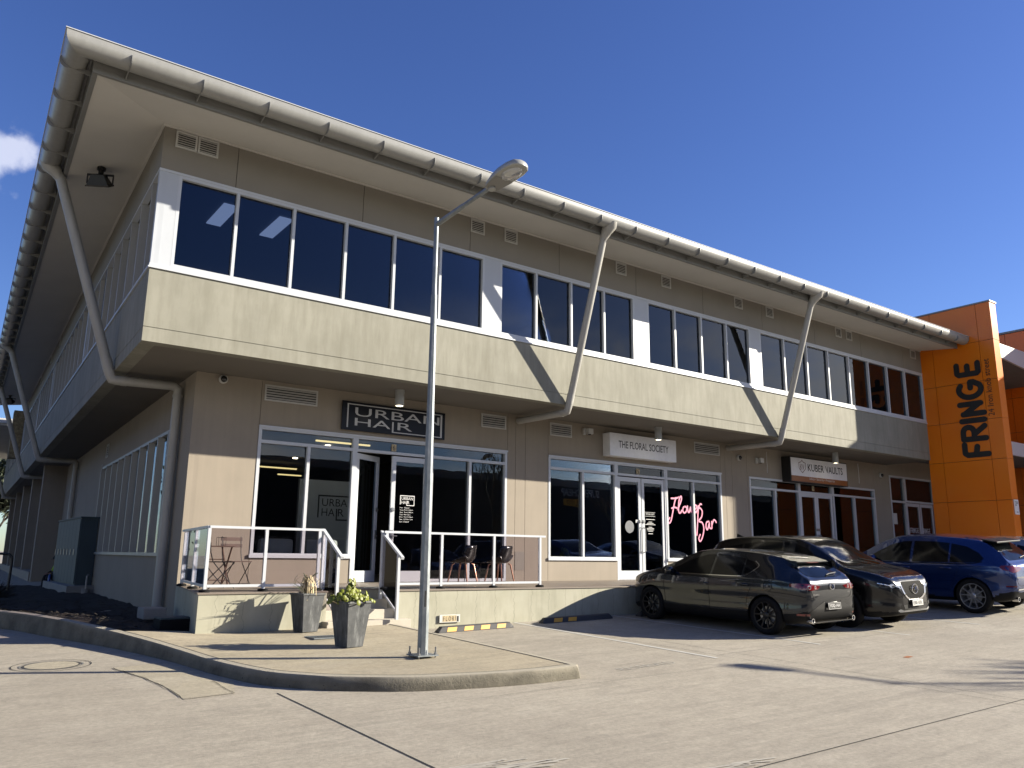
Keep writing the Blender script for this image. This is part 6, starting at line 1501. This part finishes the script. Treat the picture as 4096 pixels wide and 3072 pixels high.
r = root('conduit_pipe', (px_, py_, .4), 'thin white conduit pipe running up the side wall by the window', 'pipe')
b = MB(); b.tube([(px_-.28, py_, .40), (px_-.28, py_, .9), (px_-.02, py_+1.2, .95), (px_-.0, py_+1.2, 4.3)], .024, 8); b.build('pipe', 'pipe_paint', r, smooth=True)
b = MB(); b.lathe([(0, .3), (.11, .3), (.11, .55), (0, .55)], (px_-.28, py_, 0), 14); b.build('footing', 'plinth_concrete', r)
# seated worker half hidden behind the cabinet
def skin(nodes, edges, name, mat, parent, sub=2):
    me = bpy.data.meshes.new(name); me.from_pydata([n_[0] for n_ in nodes], edges, []); o = bpy.data.objects.new(name, me); col.objects.link(o)
    o.modifiers.new('k', 'SKIN'); sv = me.skin_vertices[0].data if me.skin_vertices else None
    for i, n_ in enumerate(nodes): sv[i].radius = (n_[1], n_[2] if len(n_) > 2 else n_[1])
    sv[0].use_root = True; s = o.modifiers.new('s', 'SUBSURF'); s.levels = sub; s.render_levels = sub
    dg = bpy.context.evaluated_depsgraph_get(); m2 = bpy.data.meshes.new_from_object(o.evaluated_get(dg)); bpy.data.objects.remove(o); m2.materials.clear(); m2.materials.append(M[mat])
    for p in m2.polygons: p.use_smooth = True
    o = bpy.data.objects.new(name, m2); col.objects.link(o); o.parent = parent; return o
pr_ = root('person', (1.62, 18.0, .62), 'person in dark clothes and a lime vest sitting behind the cabinet', 'person', rot=(0, 0, R(180)))
# person space: y forwards is towards -x after rotation below; seated, leaning forward, knees up, arms on thighs
pr_.rotation_euler = (0, 0, R(105))
nodes = [((0, 0, .10), .13, .11), ((0, .02, .26), .125, .10), ((0, .06, .42), .14, .10), ((0, .10, .52), .09, .08), ((0, .135, .58), .05), ((0, .165, .64), .06), ((0, .18, .71), .078, .088), ((0, .18, .78), .055),
         ((-.17, .09, .49), .05), ((-.22, .16, .30), .04), ((-.14, .34, .24), .032), ((-.09, .40, .24), .026),
         ((.17, .09, .49), .05), ((.22, .16, .30), .04), ((.14, .34, .24), .032), ((.09, .40, .24), .026),
         ((-.10, .04, .08), .085), ((-.12, .42, .16), .06), ((-.11, .46, -.12), .045), ((-.11, .44, -.27), .035), ((-.11, .56, -.30), .032),
         ((.10, .04, .08), .085), ((.12, .42, .16), .06), ((.11, .46, -.12), .045), ((.11, .44, -.27), .035), ((.11, .56, -.30), .032)]
edges = [(0, 1), (1, 2), (2, 3), (3, 4), (4, 5), (5, 6), (6, 7), (3, 8), (8, 9), (9, 10), (10, 11), (3, 12), (12, 13), (13, 14), (14, 15), (0, 16), (16, 17), (17, 18), (18, 19), (19, 20), (0, 21), (21, 22), (22, 23), (23, 24), (24, 25)]
bo = skin(nodes, edges, 'body', 'skin', pr_)
for s in (-1, 1):
    for k in range(5):
        o_ = skin([((s*(.10-.014*k), .41, .235+.004*k), .009), ((s*(.085-.014*k), .45, .222), .008), ((s*(.075-.012*k), .465, .20), .007)], [(0, 1), (1, 2)], 'finger', 'skin', pr_, 1)
g_ = 1.18
skin([(n_[0], *(q*g_ for q in n_[1:])) for n_ in nodes[:4]]+[(nodes[i][0], nodes[i][1]*1.25) for i in (8, 9, 12, 13)], [(0, 1), (1, 2), (2, 3), (3, 4), (4, 5), (3, 6), (6, 7)], 'vest', 'hivis', pr_)
skin([((0, 0, .07), .15, .13)]+[(nodes[i][0], nodes[i][1]*1.22) for i in (16, 17, 18, 19, 21, 22, 23, 24)], [(0, 1), (1, 2), (2, 3), (3, 4), (0, 5), (5, 6), (6, 7), (7, 8)], 'trousers', 'cloth_dark', pr_)
for s in (-1, 1): skin([((s*.11, .42, -.29), .05), ((s*.11, .56, -.31), .042), ((s*.11, .64, -.315), .035)], [(0, 1), (1, 2)], 'boot', 'cloth_dark', pr_, 1)
for s in (-1, 1): skin([(nodes[9 if s < 0 else 13][0], .055), (nodes[10 if s < 0 else 14][0], .046)], [(0, 1)], 'sleeve', 'cloth_dark', pr_, 1)
b = MB(); b.lathe([(0, .115), (.05, .11), (.088, .075), (.098, .02), (.10, -.005), (.09, 0)], (0, .175, .725), 18); b.add([(-.07, .26, .725), (.07, .26, .725), (.05, .345, .712), (-.05, .345, .712)], [(0, 1, 2, 3)]); b.build('cap', 'cloth_dark', pr_, local=True, smooth=True)
b = MB(); b.lathe([(0, 0), (.012, .012), (0, .03)], (0, .258, .685), 6); b.tube([(-.02, .257, .655), (.02, .257, .655)], .005, 5); 
for s in (-1, 1): b.lathe([(0, -.006), (.009, 0), (0, .006)], (s*.03, .255, .712), 8)
b.build('face_features', 'chair_wood', pr_, local=True)
b = MB(); b.lathe([(0, 0), (.04, 0), (.04, .17), (.018, .20), (.018, .235), (0, .235)], (1.27, 17.55, .62), 14); tag(b.build('drink_bottle', 'bottle_blue', smooth=40), 'blue drink bottle standing on the plinth beside the seated person', 'bottle')
# black bent rail and shrub at the left edge
r = root('bike_rail', (-.42, 12, .6), 'black bent pipe rail at the far left edge', 'rail')
b = MB(); b.tube(spline([(-.39, 12.0, .55), (-.38, 12.0, 1.3), (-.42, 12.02, 1.46), (-.56, 12.1, 1.52), (-1.2, 12.4, 1.52)], 5)+[(-2.2, 12.9, 1.52), (-2.3, 12.95, .5)], .035, 10); b.build('pipe', 'black_metal', r, smooth=True)
r = root('shrub', (-.85, 10, .44), 'dark wispy shrub growing in the mulch at the left edge', 'shrub'); b = MB()
for k in range(1500):
    a = random.uniform(0, 6.28); u_ = random.uniform(.1, 1.45); l = random.uniform(.25, .62); d = Vector((math.cos(a)*math.cos(u_)*1.25, math.sin(a)*math.cos(u_)*1.1, math.sin(u_)*.75)); P = Vector((-.85, 10, .44)) + d*l*random.uniform(.2, .7)
    s_ = Vector((random.uniform(-1, 1), random.uniform(-1, 1), random.uniform(-1, 1))).normalized()*.006; T = P+d*l*.45+Vector((0, 0, random.uniform(-.04, .05))); b.add([tuple(P-s_), tuple(P+s_), tuple(T)], [(0, 1, 2)])
b.build('twigs', 'dark_shrub', r)

# ================================================================== surroundings seen in reflections and through the far gap
def tree(x, y_, h, spread, label, bare=False, seed=1, name='tree', z0=None, leaf='foliage_far'):
    rnd = random.Random(seed); z0 = gz(x, max(min(y_, 15), -18)) if z0 is None else z0; r = root(name, (x, y_, z0), label, 'tree', 'trees around the car park'); b = MB(); tips = []
    def grow(P, d, l, rad, dep):
        Q = P+d*l; b.tube([tuple(P), tuple((P+Q)/2+Vector((rnd.uniform(-1, 1), rnd.uniform(-1, 1), 0))*l*.05), tuple(Q)], [rad, rad*.82, rad*.68], 6 if dep < 3 else 4, False)
        if dep >= 5: tips.append(Q); return
        for q in range(3 if dep < 4 else 2):
            a = rnd.uniform(0, 6.28); s_ = rnd.uniform(.3, .75)*spread; nd = (d+Vector((math.cos(a)*s_, math.sin(a)*s_, rnd.uniform(.0, .25)))).normalized(); grow(Q, nd, l*rnd.uniform(.62, .82), rad*.62, dep+1)
        if dep > 2: tips.append(Q)
    grow(Vector((x, y_, z0)), Vector((0, 0, 1)), h*.27, h*.022, 0); b.build('trunk', 'bark', r, smooth=True)
    if not bare:
        c_ = MB()
        for T in tips:
            for k in range(22):
                P = T+Vector((rnd.gauss(0, 1), rnd.gauss(0, 1), rnd.gauss(0, .8)))*h*(.045 if leaf == 'foliage_far' else .075); n_ = Vector((rnd.uniform(-1, 1), rnd.uniform(-1, 1), rnd.uniform(-1, 1))).normalized(); a = n_.orthogonal(); e = n_.cross(a); s_ = h*(.012 if leaf == 'foliage_far' else .026)*rnd.uniform(.6, 1.3)
                c_.add([tuple(P+a*s_), tuple(P+e*s_*.5), tuple(P-a*s_), tuple(P-e*s_*.5)], [(0, 1, 2, 3)])
        c_.build('crown', leaf, r)
tree(2.4, 60, 7.5, 1.1, 'leafy tree beyond the far end of the side wall', seed=4, z0=.4, leaf='foliage_dense')
tree(5.2, 66, 10, 1.1, 'tall leafy tree behind the rear building', seed=5, z0=.4, leaf='foliage_dense')
tree(-8, 52, 8.5, 1.2, 'dense tree beyond the side yard, left of the view', seed=31, z0=.2, leaf='foliage_dense')  # this and the next: added out of view to block sky glare in the balustrade
tree(-14, 56, 10, 1.2, 'taller dense tree beyond the side yard, far left', seed=32, z0=.2, leaf='foliage_dense')
tree(-1.5, 64, 5.5, 1.3, 'low bushy tree at the far left edge of the view', seed=6, z0=.2, leaf='foliage_dense')
tree(23, -18.5, 8.5, .9, 'bare winter tree across the car park', True, 8, 'bare_tree'); tree(24, -36, 9, .9, 'second bare winter tree by the road', True, 9, 'bare_tree'); tree(8, -42, 9, .8, 'leafy tree across the road from the salon', seed=11); tree(50, -37, 8, .9, 'bare winter tree beside the black store', True, 12, 'bare_tree')
r = root('opposite_store', (45, -45, .3), 'long dark store across the car park with large white sign letters', 'building')
b = MB(); b.box(18, 95, -60, -45, -.5, 8.6); b.build('wall', 'room_dark', r)
b = MB(); b.box(17.8, 95, -60, -44.9, 8.6, 9.3); b.build('roof_edge', 'fascia_grey', r)
b = MB(); text(b, 'SUPERCHEAP', (54.8, -44.95, 8.0-.35), (-1, 0, 0), (0, 0, 1), 5.2, .75); b.build('sign_lettering', 'text_white', r)
b = MB(); b.box(50.0, 52.6, -44.98, -44.90, 6.65, 7.35); sp_ = b.build('sign_panel', 'reflector_yellow', r)
b = MB(); text(b, 'AUTO', (52.3, -44.89, 6.75), (-1, 0, 0), (0, 0, 1), 2.0, .5); b.build('lettering', 'text_black', sp_)
r = root('opposite_warehouse', (-20, -55, .0), 'low grey warehouse across the road behind the camera', 'building')
b = MB(); b.box(-70, 12, -70, -52, -.5, 6.5); b.build('wall', 'far_wall', r); b = MB(); b.box(-70.2, 12.2, -70.2, -51.8, 6.5, 7.0); b.build('roof_edge', 'fascia_grey', r)

# left of the frame: unseen dense trees added to darken the side wall
k = 0
for x, y_, h in ((-17, 3, 10), (-18, 12, 11), (-17.5, 21, 10), (-18.5, 31, 11.5), (-17, 42, 10), (-19, -7, 10)):
    k += 1; tree(x, y_, h, 1.15, ['broad dark tree along the side road nearest the corner', 'second broad dark tree along the side road', 'third broad dark tree along the side road', 'fourth broad dark tree along the side road', 'fifth broad dark tree along the side road', 'broad dark tree along the side road beside the camera'][k-1], seed=20+k, leaf='foliage_dense')
